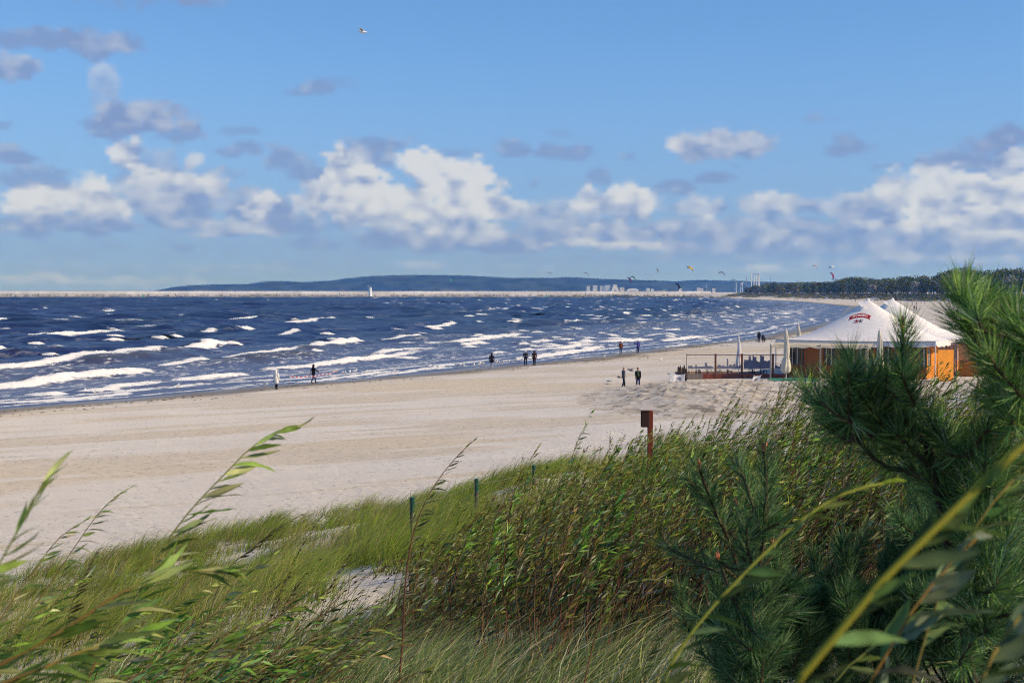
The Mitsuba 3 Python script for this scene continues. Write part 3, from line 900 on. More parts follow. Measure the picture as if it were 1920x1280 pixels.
# ---- the air between
scene['haze_air'] = {'type': 'homogeneous', 'albedo': {'type': 'rgb', 'value': [.93, .95, .96]}, 'sigma_t': {'type': 'rgb', 'value': [1.4e-5, 3.6e-5, 1.02e-4]}}
scene['haze'] = {'type': 'cube', 'to_world': T().translate([0, 0, 65]).scale([10500, 10500, 69]), 'bsdf': {'type': 'null'}, 'interior': {'type': 'ref', 'id': 'haze_air'}}
labels['haze'] = {'kind': 'stuff'}
scene['camera']['medium'] = {'type': 'ref', 'id': 'haze_air'}
# ------------------------------------------------------------------ finding the ground under a picture point
def on_ground(px, py, dmin=8, dmax=1900):
    d = at(px, py, 1.0) - EYE
    Y = np.geomspace(dmin, dmax, 6000)
    P = EYE + d * Y[:, None]
    below = P[:, 2] < ground(P[:, 0], P[:, 1])
    i = int(np.argmax(below)) if below.any() else len(Y) - 1
    p = P[i].copy()
    p[2] = gz(p[0], p[1])
    return p


# ------------------------------------------------------------------ the white marquee
FL, FR = np.array([25.0, 117.0]), np.array([38.4, 112.0])
SIDE = np.array([9.6, 16.0])
EAVE, PEAK = 4.40, 3.95
FRONT = FR - FL
NF = np.array([FRONT[1], -FRONT[0]]) / np.linalg.norm(FRONT)      # outward from the front
NS = np.array([SIDE[1], -SIDE[0]]) / np.linalg.norm(SIDE)         # outward from the lit side


def roof_h(a, b):
    u = 2 * a - 1
    out = np.zeros(np.broadcast(a, b).shape)
    for c in (.25, .75):
        v = 4 * (b - c)
        v = np.where((b - .5) * (c - .5) < 0, v * .8, v)
        r = (np.abs(u) ** 2.6 + np.abs(v) ** 2.6) ** (1 / 2.6)
        out = np.maximum(out, np.clip(1 - np.sqrt(r * r + .0012), 0, 1) ** 1.5)
    base = np.clip(1 - np.abs(u), 0, 1) ** 1.2 * np.clip(1 - np.abs(2 * b - 1) ** 3, 0, 1)
    sag = -.10 * np.sin(np.pi * np.clip(a, 0, 1)) * np.abs(2 * b - 1) ** 6 - .10 * np.sin(np.pi * np.clip(b, 0, 1)) * np.abs(u) ** 6
    return EAVE + PEAK * (.86 * out + .14 * base) + sag


def roof(a, b, lift=0.0):
    a, b = np.asarray(a, float), np.asarray(b, float)
    p = FL + a[..., None] * FRONT + b[..., None] * SIDE
    return np.concatenate([p, (roof_h(a, b) + lift)[..., None]], -1)


mq = thing('marquee', 'large white two-peaked marquee over the beach bar', 'marquee')
g = np.unique(np.concatenate([np.linspace(0, 1, 61), np.linspace(.4, .6, 21)]))
gb = np.unique(np.concatenate([np.linspace(0, 1, 81), np.linspace(.17, .33, 17), np.linspace(.67, .83, 17)]))
A_, B_ = np.meshgrid(g, gb, indexing='ij')
part(mq, 'canopy', (roof(A_, B_).reshape(-1, 3), grid_faces(len(g), len(gb))), 'membrane', True, np.array([.90, .90, .90]))


def strip(f0, n, drop, scallop, out):
    t = np.linspace(0, 1, n)
    top = f0(t)
    rows = []
    for k, q in enumerate((0, .5, 1)):
        p = top.copy()
        p[:, :2] += out * (.02 + .10 * q + .05 * np.sin(t * n * .9)[:, None] * q)
        p[:, 2] -= q * (drop + scallop * np.abs(np.sin(t * n * .32)))
        rows.append(p)
    return np.concatenate(rows), grid_faces(3, n)


for nm, fn, out, n in (('valance', lambda t: roof(t, t * 0), NF, 70), ('valance', lambda t: roof(t * 0 + 1, t), NS, 90), ('valance', lambda t: roof(t * 0, t), -NS, 60), ('valance', lambda t: roof(t, t * 0 + 1), -NF, 50)):
    v, f = strip(fn, n, .42, .12, out)
    part(mq, nm, (v, f), 'membrane', True, np.array([.8, .8, .8]))
part(mq, 'eave_rope', tube(np.concatenate([roof(np.linspace(0, 1, 30), np.zeros(30), .01), ]) + [NF[0] * .05, NF[1] * .05, 0], .035, 6), color=(.30, .30, .33))
for c in (.25, .75):              # vented hood at each mast head
    t = np.linspace(-1.05, .75, 15)
    rr = np.linspace(0, 1, 9)
    Tt, Rr = np.meshgrid(t, rr, indexing='ij')
    aa = .5 + np.sin(Tt - .55) * .058 * Rr
    bb = c - np.cos(Tt - .55) * .058 * Rr
    P = roof(aa, bb, .05) + np.stack([0 * Rr, 0 * Rr, .30 * Rr ** 2], -1)
    part(mq, 'vent_hood', (P.reshape(-1, 3), grid_faces(15, 9)), 'membrane', True, np.array([.85, .85, .85]))
    pk = roof(np.array(.5), np.array(c))
    part(mq, 'mast', tube([(pk[0], pk[1], .6), (pk[0], pk[1], pk[2] - .05)], .09, 8), 'satin', color=(.5, .5, .5))
    part(mq, 'mast_cap', trimesh.creation.icosphere(subdivisions=2, radius=.17).apply_scale([1, 1, .8]).apply_translation(pk + [0, 0, .04]), 'satin', True, np.array([.85, .85, .85]))


def roof_at_pixel(px, py, bmax):
    a, b = np.meshgrid(np.linspace(.05, .95, 181), np.linspace(bmax - .25, bmax, 101), indexing='ij')
    x, y = pix(roof(a, b))
    i = np.argmin((x - px) ** 2 + (y - py) ** 2)
    return a.ravel()[i], b.ravel()[i]


def on_roof(uv, a0, b0, lift):
    """Maps logo coordinates in metres (u along the front, v up the slope) on to the roof."""
    eps = 1e-3
    slope = np.linalg.norm(roof(np.array(a0), np.array(b0 + eps)) - roof(np.array(a0), np.array(b0 - eps))) / (2 * eps)
    a = a0 + uv[:, 0] / np.linalg.norm(FRONT)
    b = b0 + uv[:, 1] / slope + .0 * uv[:, 0]
    return roof(a, b, lift)


def flat_poly(poly, step=.09):
    from shapely.geometry import Polygon
    m = trimesh.creation.extrude_polygon(poly if not isinstance(poly, (list, np.ndarray)) else Polygon(poly), .01)
    m = m.subdivide_to_size(step)
    return m


def arch(v):
    o = np.array(v, float)
    o[:, 1] = o[:, 1] - .20 * (o[:, 0] / .95) ** 2
    return o


for (px, py, bm, nm) in ((1613, 592, .245, 'front'), (1664, 593.5, .745, 'back')):
    a0, b0 = roof_at_pixel(px, py, bm)
    rb = [(-.98, -.30), (-.80, -.24), (0, -.24), (.80, -.24), (.98, -.30), (.90, -.02), (1.0, .22), (.82, .26), (0, .30), (-.82, .26), (-1.0, .22), (-.90, -.02)]
    m = flat_poly(rb)
    v = np.array(m.vertices)
    part(mq, 'brand_ribbon', trimesh.Trimesh(on_roof(arch(v), a0, b0, .03 + v[:, 2]), m.faces, process=False), color=(.36, .012, .018), label='red arched ribbon with white lettering')
    tm = meshkit.text_mesh('ŻYWIEC', .25, .01, bold=True)
    tm.apply_translation([-tm.bounds.mean(0)[0], -tm.bounds[0][1] - .12, 0])
    tm.apply_scale([1.36 / tm.extents[0], 1, 1])
    tm = tm.subdivide_to_size(.12)
    v = np.array(tm.vertices)
    part(mq, 'lettering', trimesh.Trimesh(on_roof(arch(v), a0, b0, .05 + v[:, 2]), tm.faces, process=False), color=(.85, .83, .8))
    # the pair of dancers under the ribbon: two small figures and a ground stroke
    from shapely.geometry import LineString, Point
    from shapely import union_all
    fig1 = union_all([LineString([(-.28, -.72), (-.20, -.55), (-.22, -.38)]).buffer(.045), LineString([(-.08, -.74), (-.20, -.55)]).buffer(.045), LineString([(-.42, -.44), (-.22, -.42), (-.02, -.50)]).buffer(.04), Point(-.20, -.29).buffer(.06)])
    fig2 = union_all([LineString([(.30, -.74), (.18, -.56), (.14, -.40)]).buffer(.05), LineString([(.06, -.74), (.18, -.56)]).buffer(.05), LineString([(.38, -.40), (.16, -.43), (-.02, -.50)]).buffer(.04), Point(.15, -.31).buffer(.06)])
    for fg, col in ((fig1, (.30, .03, .04)), (fig2, (.10, .09, .10)), (LineString([(-.52, -.78), (-.3, -.74), (-.18, -.80)]).buffer(.03), (.12, .12, .13))):
        m = flat_poly(fg, .12)
        v = np.array(m.vertices)
        part(mq, 'emblem_figure', trimesh.Trimesh(on_roof(v * [.95, .85, 1] - [0, .30, 0], a0, b0, .03 + v[:, 2]), m.faces, process=False), color=col)


def g3(p2, z):
    return np.array([p2[0], p2[1], z])


Z0 = .75
# legs of the marquee
for a, b in ((0, 0), (.5, 0), (1, 0), (1, .5), (1, 1), (0, .5), (0, 1)):
    p = FL + a * FRONT + b * SIDE
    part(mq, 'leg', tube([g3(p, .5), g3(p, EAVE)], .06, 8), 'satin', color=(.75, .75, .74))

# cream awning on poles before the front
aw = thing('awning', 'cream canvas awning on pale wooden poles along the front of the bar', 'awning')
n = 60
t = np.linspace(0, .62, n)
P = []
for q in np.linspace(0, 1, 8):
    p = FL + t[:, None] * FRONT + NF * (.15 + 2.6 * q)
    z = EAVE - .28 - .10 * q - .10 * np.sin(q * 3.14) - .06 * np.abs(np.sin(t * 26)) * q
    P.append(np.c_[p, z])
P.append(np.c_[FL + t[:, None] * FRONT + NF * 2.8, P[-1][:, 2] - .16 - .10 * np.abs(np.sin(t * 38))])
part(aw, 'canvas', (np.concatenate(P), grid_faces(9, n)), 'membrane', True, np.array([.62, .58, .47]))
for a in (-.005, .31, .60):
    p = FL + a * FRONT + NF * 2.7
    part(aw, 'pole', tube([g3(p, .4), g3(p, EAVE - .30)], .075, 8), 'bark', color=(.50, .44, .36))
part(aw, 'rail', tube([g3(FL - .01 * FRONT + NF * 2.7, EAVE - .42), g3(FL + .62 * FRONT + NF * 2.7, EAVE - .42)], .04, 6), 'bark', color=(.42, .36, .28))

# ------------------------------------------------------------------ the timber bar under it
scene['window_glass'] = {'type': 'twosided', 'b': {'type': 'principled', 'base_color': {'type': 'rgb', 'value': [.02, .03, .045]}, 'roughness': .08, 'specular': .6}}
bar = thing('beach_bar', 'orange brown timber bar with dark windows under the marquee', 'bar')


def wall_quad(p0, p1, z0, z1, th=.10):
    d = (p1 - p0) / np.linalg.norm(p1 - p0)
    L = np.linalg.norm(p1 - p0)
    c = (p0 + p1) / 2
    return box((L, th, z1 - z0), (c[0], c[1], (z0 + z1) / 2), rz=math.atan2(d[1], d[0]), bevel=.012)


q0, q1 = FL + .05 * FRONT + .06 * SIDE, FL + .93 * FRONT + .06 * SIDE
q2, q3 = FL + .93 * FRONT + .94 * SIDE, FL + .05 * FRONT + .94 * SIDE
BR_, OR_ = np.array([.30, .105, .025]), np.array([.62, .235, .025])  # one timber: shade put into the brown walls, sunlight into the orange side
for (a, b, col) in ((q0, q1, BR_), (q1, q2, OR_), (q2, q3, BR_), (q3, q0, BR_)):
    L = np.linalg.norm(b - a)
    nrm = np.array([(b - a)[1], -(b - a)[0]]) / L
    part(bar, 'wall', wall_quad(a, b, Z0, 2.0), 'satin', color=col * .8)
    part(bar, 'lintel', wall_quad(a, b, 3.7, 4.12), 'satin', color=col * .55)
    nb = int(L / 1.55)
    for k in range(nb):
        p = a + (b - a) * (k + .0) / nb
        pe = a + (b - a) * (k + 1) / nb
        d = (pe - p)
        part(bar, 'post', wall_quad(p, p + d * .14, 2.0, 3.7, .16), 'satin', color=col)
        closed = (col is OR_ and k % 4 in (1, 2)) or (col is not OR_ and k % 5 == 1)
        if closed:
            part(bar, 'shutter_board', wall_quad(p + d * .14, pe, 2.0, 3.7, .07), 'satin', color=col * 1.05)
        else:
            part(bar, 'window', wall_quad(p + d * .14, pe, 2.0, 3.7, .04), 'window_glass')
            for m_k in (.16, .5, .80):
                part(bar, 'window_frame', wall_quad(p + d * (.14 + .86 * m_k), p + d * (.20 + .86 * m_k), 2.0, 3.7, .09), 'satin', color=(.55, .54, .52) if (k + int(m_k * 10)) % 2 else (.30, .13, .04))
part(bar, 'floor', trimesh.Trimesh(np.array([g3(q, .72) for q in (q0, q1, q2, q3)]), [[0, 1, 2], [0, 2, 3]]), color=(.2, .14, .09))
# the orange kiosk with its own white roof at the right-hand end
ki = thing('kiosk', 'orange wooden kiosk with a flat white roof at the right end of the marquee', 'kiosk')
kc = FR + SIDE * .55 + NS * 1.9
rz = math.atan2(SIDE[1], SIDE[0])
part(ki, 'counter', box((7.5, 2.2, 1.5), (kc[0], kc[1], 1.4), rz, .03), 'satin', color=OR_ * .62)
for k in range(7):
    part(ki, 'board', box((.82, .05, .55), tuple(kc + SIDE / np.linalg.norm(SIDE) * (-3.1 + k * 1.03) + NS * 1.13) + (2.5,), rz, .01), 'satin', color=OR_ * (.8 + .06 * (k % 3)))
for s in (-1, -.33, .33, 1):
    pp = kc + SIDE / np.linalg.norm(SIDE) * 3.6 * s + NS * 1.05
    part(ki, 'post', tube([g3(pp, .6), g3(pp, 4.1)], .08, 8), 'satin', color=OR_ * .7)
part(ki, 'back_wall', box((7.5, .1, 3.2), tuple(kc - NS * 1.1) + (2.4,), rz), 'satin', color=OR_ * .9)
part(ki, 'roof', box((8.4, 3.4, .16), tuple(kc + NS * .3) + (4.3,), rz, .05), 'satin', color=(.8, .8, .8))
part(ki, 'fascia', box((8.3, .12, .35), tuple(kc + NS * 1.95) + (4.05,), rz, .02), 'satin', color=(.20, .07, .04))
# a leaning orange board by the front corner
ob = thing('orange_board', 'tall plain orange board standing at the front right corner of the marquee', 'board')
oc = FR + NF * .9 + FRONT / np.linalg.norm(FRONT) * .9
part(ob, 'panel', box((1.75, .06, 2.7), (oc[0], oc[1], 2.35), rz=math.atan2(NS[0], -NS[1]) * .35, bevel=.015), 'satin', color=(.70, .27, .02))
part(ob, 'foot', box((1.2, .5, .1), (oc[0], oc[1], .95), rz=.1, bevel=.015), 'satin', color=(.3, .12, .03))


# ------------------------------------------------------------------ folded umbrellas
def umbrella(px, ytop, D, label, ybot=None, col=(.72, .69, .58), tie=.36, fat=.42, mark=False):
    k = thing('folded_umbrella', label, 'umbrella', 'folded umbrellas round the bar')
    p = at(px, ytop, D)
    x, y, zt = p
    zg = gz(x, y)
    zb = at(px, ybot, D)[2] if ybot else zg + .7
    nz, na = 46, 32
    s = np.linspace(0, 1, nz)
    if fat > .3:
        rad = np.interp(s, [0, .02, .10, .30, .55, 1 - tie, 1 - tie + .05, .86, .95, .985, 1], [.02, .09, .15, .20, .24, .22, .30, fat, fat * .92, fat * .6, .06])
    else:
        rad = np.interp(s, [0, .03, .5, .97, 1], [.015, .05, .17, fat, .05])
    ang = np.arange(na) * 2 * np.pi / na
    S, Aa = np.meshgrid(s, ang, indexing='ij')
    R = rad[:, None] * (1 + .16 * np.cos(8 * Aa + 3 * S) * np.clip(S * 4, 0, 1) + .05 * np.sin(13 * Aa + 9 * S))
    drift = .10 * np.sin(S * 5) * S + .10 * S ** 2
    P = np.stack([x + R * np.cos(Aa) + drift, y + R * np.sin(Aa), zt + (zb - zt) * S], -1)
    i, j = np.meshgrid(np.arange(nz - 1), np.arange(na), indexing='ij')
    f = np.stack([i * na + j, i * na + (j + 1) % na, (i + 1) * na + (j + 1) % na, (i + 1) * na + j], -1).reshape(-1, 4)
    part(k, 'canopy', (P.reshape(-1, 3), f), 'membrane', True, np.array(col))
    part(k, 'pole', tube([(x, y, zg - .1), (x + .05, y, zb + .1), (x, y, zt + .08)], .035, 8), 'satin', color=(.75, .75, .74))
    part(k, 'finial', trimesh.creation.icosphere(subdivisions=2, radius=.055).apply_translation([x, y, zt + .08]), 'satin', True, np.array([.7, .7, .68]))
    part(k, 'base', box((.7, .7, .12), (x, y, zg + .06), bevel=.02), color=(.28, .27, .26))
    if fat > .3:
        zq = zt + (zb - zt) * (1 - tie + .01)
        part(k, 'strap', tube([(x + .12 + .27 * math.cos(t), y + .27 * math.sin(t), zq) for t in np.linspace(0, 6.28, 20)], .03, 6), color=(.5, .47, .4))
    if mark:
        zq = zt + (zb - zt) * .62
        part(k, 'red_mark', tube([(x + .06, y, zq - .14), (x + .07, y, zq + .14)], [.20, .17], 20, False), 'matte', True, np.array([.5, .03, .05]))
    return k


umbrella(1474, 617, 110, 'cream umbrella folded and tied, left of the marquee front', 700)
umbrella(1649, 619, 108, 'cream umbrella folded and tied, before the middle of the marquee', 697)
umbrella(1385, 627, 117.5, 'slim white umbrella folded up with a red mark, behind the terrace fence', 690, (.80, .80, .82), fat=.27, mark=True)
umbrella(1497, 608, 141, 'cream folded umbrella peeping out above the left end of the marquee roof', 668)

# ------------------------------------------------------------------ terrace: deck, glazed fence, furniture
dk = thing('terrace_deck', 'low brown wooden deck of the terrace left of the bar', 'deck')
xa, xb = at(1289, 712, 116)[0], at(1472, 712, 113)[0]
for k in range(40):
    w = (xb - xa) / 40
    part(dk, 'plank', box((w - .02, 9.0, .06), (xa + (k + .5) * w, 120.6, .80 + .004 * (k % 3)), bevel=.006), 'bark', color=np.array([.17, .095, .06]) * (.85 + .3 * ((k * 7) % 5) / 5))
for k in range(5):
    part(dk, 'joist', box((xb - xa, .14, .26), ((xa + xb) / 2, 117 + k * 1.9, .62)), 'bark', color=(.10, .06, .04))
scene['fence_glass'] = {'type': 'thindielectric', 'int_ior': 1.5}
fn = thing('terrace_fence', 'red brown terrace fence with clear panels printed with a grey skyline', 'fence')
FY = 115.9


def fx(px):
    return at(px, 690, FY)[0]


def fz(py):
    return at(1300, py, FY)[2]


posts = [1287, 1341.5, 1391, 1449, 1478]
for k, px in enumerate(posts):
    w = .08 if k == 0 else .17
    part(fn, 'post', box((w, w, fz(663) - .5), (fx(px), FY, (fz(663) + .5) / 2), bevel=.012), 'satin', color=(.11, .035, .02) if k else (.30, .28, .26))
part(fn, 'top_rail', box((fx(1478) - fx(1287), .07, .08), ((fx(1287) + fx(1478)) / 2, FY, fz(665)), bevel=.01), 'satin', color=(.16, .10, .08))
sk = np.random.default_rng(21)
for k in range(4):
    x0, x1 = fx(posts[k]) + .10, fx(posts[k + 1]) - .10
    part(fn, 'pane', trimesh.Trimesh([(x0, FY, fz(691)), (x1, FY, fz(691)), (x1, FY, fz(666)), (x0, FY, fz(666))], [[0, 1, 2], [0, 2, 3]]), 'fence_glass')
    part(fn, 'mid_rail', box((x1 - x0, .06, .07), ((x0 + x1) / 2, FY, fz(692)), bevel=.01), 'satin', color=(.55, .54, .50))
    # printed skyline: a strip of flat tower blocks
    x, polys = x0 + .08, []
    while x < x1 - .1:
        w = sk.uniform(.07, .30)
        h = (sk.uniform(.18, .5) + (.35 if k == 2 else 0) + (.45 if sk.uniform() < .15 else 0)) * (.7 if k == 0 else 1)
        polys.append(box((min(w, x1 - .05 - x), .012, h), (x + w / 2, FY - .012, fz(690.6) + h / 2)))
        x += w * .98 + .004
    part(fn, 'printed_skyline', trimesh.util.concatenate(polys), color=(.15, .16, .24))
    n_b = 7
    for q in range(n_b):
        part(fn, 'board', box(((x1 - x0) / n_b - .012, .05, fz(700.5) - .52), (x0 + (q + .5) * (x1 - x0) / n_b, FY, (fz(700.5) + .52) / 2), bevel=.006), 'satin', color=(np.array([.20, .17, .14]) if (k == 0 and q < 4) else np.array([.20, .042, .028])) * sk.uniform(.8, 1.2))


def chair(x, y, rz, col, label):
    k = thing('terrace_chair', label, 'chair', 'chairs on the terrace')
    R = trimesh.transformations.rotation_matrix(rz, [0, 0, 1])
    R[:3, 3] = [x, y, .84]

    def pt(nm, m):
        m.apply_transform(R)
        part(k, nm, m, 'bark', color=col)
    pt('seat', box((.46, .46, .04), (0, 0, .45), bevel=.01))
    pt('backrest', box((.46, .04, .38), (0, .22, .82), bevel=.01))
    for sx in (-1, 1):
        for sy in (-1, 1):
            pt('leg', box((.05, .05, .45 if sy < 0 else 1.0), (sx * .2, sy * .2, .215 if sy < 0 else .5)))


def table(x, y, label):
    k = thing('terrace_table', label, 'table', 'tables on the terrace')
    part(k, 'top', box((.9, .9, .05), (x, y, 1.60), bevel=.012), 'bark', color=(.12, .09, .08))
    for sx in (-1, 1):
        for sy in (-1, 1):
            part(k, 'leg', box((.06, .06, .74), (x + sx * .38, y + sy * .38, 1.205)), 'bark', color=(.09, .07, .06))


CH = (.45, .36, .22)
for px, yy, rz, col, lab in ((1296, 118.2, .3, CH, 'pale wooden chair at the left end of the terrace'), (1331, 118.0, 2.8, CH, 'pale wooden chair left of the second fence post'), (1348, 118.4, .2, CH, 'pale wooden chair right of the second fence post'),
                             (1309, 119.6, 1.6, (.06, .05, .05), 'dark chair behind the leftmost fence panel'), (1368, 118.6, 1.2, (.07, .06, .06), 'dark chair behind the second fence panel'), (1410, 118.2, 2.2, (.06, .07, .09), 'dark chair behind the third fence panel'), (1432, 119.4, .5, (.06, .07, .09), 'dark chair at the right end of the terrace')):
    chair(at(px, 690, yy)[0], yy, rz, col, lab)
for px, yy, lab in ((1318, 119.0, 'dark table behind the first fence panel'), (1357, 120.4, 'dark table behind the second fence panel'), (1420, 119.8, 'dark table behind the third fence panel')):
    table(at(px, 690, yy)[0], yy, lab)

for k, (px, py) in enumerate(((1271.5, 686), (1275, 684), (1279, 687), (1282.5, 683.5), (1286, 688))):
    p = at(px, 703, 113.5 + .5 * (k % 2))
    kk = thing('wooden_stake', 'dark pointed wooden stake in the short row at the left end of the terrace', 'stake', 'dark stakes beside the terrace')
    zt = at(px, py, p[1])[2]
    part(kk, 'shaft', tube([(p[0], p[1], .3), (p[0] + .02, p[1], zt - .22)], [.095, .09], 8), 'bark', color=(.045, .032, .028))
    part(kk, 'point', tube([(p[0] + .02, p[1], zt - .22), (p[0] + .02, p[1], zt)], [.09, .015], 8), 'bark', color=(.06, .042, .034))


def banner(px0, px1, py0, py1, D, lean, label):
    k = thing('low_banner', label, 'banner')
    a, b = at(px0, py1, D), at(px1, py0, D)
    W, H = b[0] - a[0], b[2] - a[2]
    g = np.linspace(0, 1, 16)
    U, V = np.meshgrid(g, g, indexing='ij')
    P = np.stack([a[0] + W * U + lean * V * H, D + .12 * np.sin(U * 4) * (V * .5 + .5) + .25 * U, a[2] + H * V * (1 + .18 * (U - .5)) - .05 * U], -1)
    part(k, 'cloth', (P.reshape(-1, 3), grid_faces(16, 16)), 'membrane', True, np.array([.74, .74, .78]))
    from shapely.geometry import LineString
    for q, line in enumerate(([(.32, .52), (.5, .66), (.72, .58)], [(.38, .40), (.55, .48), (.75, .38)], [(.42, .28), (.55, .24), (.68, .30)])):
        pts = [np.array([a[0] + W * u + lean * v * H, D - .03 + .12 * math.sin(u * 4) * (v * .5 + .5) + .25 * u, a[2] + H * v * (1 + .18 * (u - .5)) - .05 * u]) for u, v in spline(line, 9)]
        part(k, 'printed_mark', tube(pts, .03, 5), color=(.10, .10, .16))
    for u in (0, 1):
        top = a + [W * u + lean * H, .25 * u, H * 1.08]
        part(k, 'pole', tube([a + [W * u - lean * .3, .25 * u, -.35], top], .03, 6), 'satin', color=(.8, .8, .82))


banner(1262, 1284, 702, 717, 108, .05, 'small white printed banner standing left of the terrace fence')
banner(1407, 1421, 704, 720, 107, .45, 'small white banner leaning in the wind before the third fence panel')
sg = thing('side_board', 'narrow white board standing at the left edge of the printed banner', 'board')
p = at(1258.5, 710, 107.6)
part(sg, 'panel', box((.26, .05, .75), (p[0], p[1], p[2] + .1), bevel=.01), 'satin', color=(.8, .8, .8))
part(sg, 'foot', box((.34, .3, .06), (p[0], p[1], p[2] - .3), bevel=.01), 'satin', color=(.5, .5, .5))
pb = thing('painted_planter', 'long low trough painted green, blue and red before the bar', 'planter')
a, b = at(1435, 724, 104), at(1540, 724, 102)
cx, L = (a[0] + b[0]) / 2, b[0] - a[0]
zb = a[2]
for nm, z0, z1, col in (('red_rim', 0, .14, (.42, .02, .03)), ('blue_band', .145, .42, (.02, .13, .34)), ('teal_band', .425, .62, (.02, .26, .32)), ('green_band', .625, .72, (.06, .28, .08))):
    part(pb, nm, box((L - z0 * .15, .6 - z0 * .1, z1 - z0), (cx, 103, zb + (z0 + z1) / 2), rz=-.03, bevel=.01), 'satin', color=col)
# ------------------------------------------------------------------ people
def _bone(a, b, ra, rb, seg=10):
    s = m3.Manifold.sphere(ra, seg).translate(list(map(float, a))) + m3.Manifold.sphere(rb, seg).translate(list(map(float, b)))
    return s.hull()


def _union(ms, edge, smooth_it=6):
    m = m3.Manifold.batch_boolean(ms, m3.OpType.Add)
    m = m.refine_to_length(edge).to_mesh()
    t = trimesh.Trimesh(m.vert_properties[:, :3], m.tri_verts, process=True)
    if smooth_it:
        trimesh.smoothing.filter_taubin(t, iterations=smooth_it)
    return t


def person(pos, h, yaw, label, jacket, trousers, stride=.0, arms=(0., 0.), hair=(.06, .045, .035), hood=False, coat=.0, lift=None, stripe=None, bag=False, bald=False, shoe=(.03, .03, .035), group=None, fine=True, lean=0.):
    """yaw 0 faces away from the camera (+y). stride: half step in metres; arms: forward swing of left and right in radians."""
    k = thing('person', label, 'person', group)
    e = .05 if fine else .12
    sg = 10 if fine else 6
    A = np.array
    hipz = .90
    J = {}
    J['pelvis'], J['chest'], J['neck'], J['head'] = A([0, 0, .96]), A([0, lean * .35, 1.28]), A([0, lean * .55, 1.50]), A([0, .02 + lean * .65, 1.655])
    legs, arm = [], []
    for s, fw in ((-1, stride), (1, -stride)):
        hip = A([s * .09, 0, hipz])
        foot = A([s * .095, fw, .085 + max(0, -fw) * .22])
        mid = (hip + foot) / 2
        knee = mid + A([0, .04 + .10 * abs(fw), .02])
        legs.append((hip, knee, foot, A([s * .115, fw + .17, .045 + (max(0, -fw) * -.05)])))
    for s, sw in ((-1, arms[0]), (1, arms[1])):
        sh = A([s * .195, lean * .45, 1.42])
        el = sh + A([s * .06, math.sin(sw) * .28, -math.cos(sw) * .28])
        wr = el + A([s * .01, math.sin(sw + .35) * .25, -math.cos(sw + .35) * .25])
        arm.append([sh, el, wr, sw + .35, s])
    if lift is not None:           # this arm is raised
        s = -1 if lift == 0 else 1
        sh = arm[lift][0]
        el = sh + A([s * .26, .10, -.06])
        wr = el + A([-s * .04, .14, .22])
        arm[lift] = [sh, el, wr, 2.4, s]
    skin = []
    hd = J['head']
    skin += [_bone(hd + A([0, -.015, .03]), hd + A([0, .01, -.01]), .100, .088, sg + 4), _bone(hd + A([0, .03, -.06]), hd + A([0, .045, -.085]), .06, .042, sg)]
    skin += [_bone(hd + A([0, .105, .005]), hd + A([0, .118, -.03]), .012, .018, 6)]
    for s in (-1, 1):
        skin.append(_bone(hd + A([s * .088, 0, .015]), hd + A([s * .092, -.012, -.03]), .022, .016, 6))
        skin.append(_bone(hd + A([s * .035, .082, .02]), hd + A([s * .038, .082, .02]), .014, .014, 6))
    skin += [_bone(J['neck'] - A([0, 0, .06]), hd - A([0, 0, .06]), .062, .055, sg), _bone(J['pelvis'], J['chest'], .125, .13, sg), _bone(J['chest'], J['neck'] - A([0, 0, .08]), .13, .09, sg)]
    for hip, knee, foot, toe in legs:
        skin += [_bone(hip, knee, .082, .055, sg), _bone(knee, foot, .055, .040, sg), _bone(foot - A([0, .03, .02]), toe, .042, .03, sg)]
    for sh, el, wr, an, s in arm:
        skin += [_bone(sh, el, .052, .040, sg), _bone(el, wr, .040, .028, sg)]
        d = norm(wr - el)
        palm = wr + d * .085
        skin.append(_bone(wr + d * .02, palm, .028, .034, sg))
        if fine:
            side = A([0, 1.0, 0]) - d * d[1]
            side = side / np.linalg.norm(side)
            cur = A([-s * .5, 0, 0])
            for q in range(4):
                b0 = palm + side * (.027 - .018 * q)
                L = (.065, .075, .070, .055)[q]
                k1 = b0 + d * L * .55 + cur * .012
                skin += [_bone(b0, k1, .0095, .009, 6), _bone(k1, k1 + norm(d + cur * .8) * L * .5, .009, .0075, 6)]
            tb = wr + d * .035 + side * .03
            skin += [_bone(tb, tb + norm(d * .7 + side * .7) * .05, .011, .010, 6), _bone(tb + norm(d * .7 + side * .7) * .05, tb + norm(d * .85 + side * .5) * .085, .010, .008, 6)]
    R = trimesh.transformations.rotation_matrix(yaw, [0, 0, 1])
    R[:3, :3] *= h / 1.76
    R[:3, 3] = [pos[0], pos[1], pos[2] - .005]

    def add(nm, m, bs, col, lab=None):
        m = m.copy()
        m.apply_transform(R)
        part(k, nm, m, bs, True, np.asarray(col, float), label=lab)
    add('body', _union(skin, e, 4), 'matte', (.45, .26, .19))
    c = .04
    jk = [_bone(J['pelvis'] - A([0, 0, .04]), J['chest'], .145, .155, sg), _bone(J['chest'] - A([.07, 0, 0]), J['chest'] + A([.07, 0, .05]), .135, .135, sg), _bone(A([-.175, lean * .45, 1.405]), A([.175, lean * .45, 1.405]), .075, .075, sg), _bone(J['chest'], J['neck'] - A([0, 0, .05]), .14, .085, sg)]
    if coat:
        jk += [_bone(J['pelvis'] + A([s * .06, .0, 0]), A([s * .09, stride * .3 * -s, .96 - coat]), .15, .14, sg) for s in (-1, 1)]
        jk.append(_bone(J['pelvis'], A([0, 0, .96 - coat]), .16, .16, sg))
    for sh, el, wr, an, s in arm:
        jk += [_bone(sh, el, .075, .060, sg), _bone(el, wr - norm(wr - el) * .02, .062, .045, sg)]
    add('jacket', _union(jk, e, 4), 'cloth', jacket)
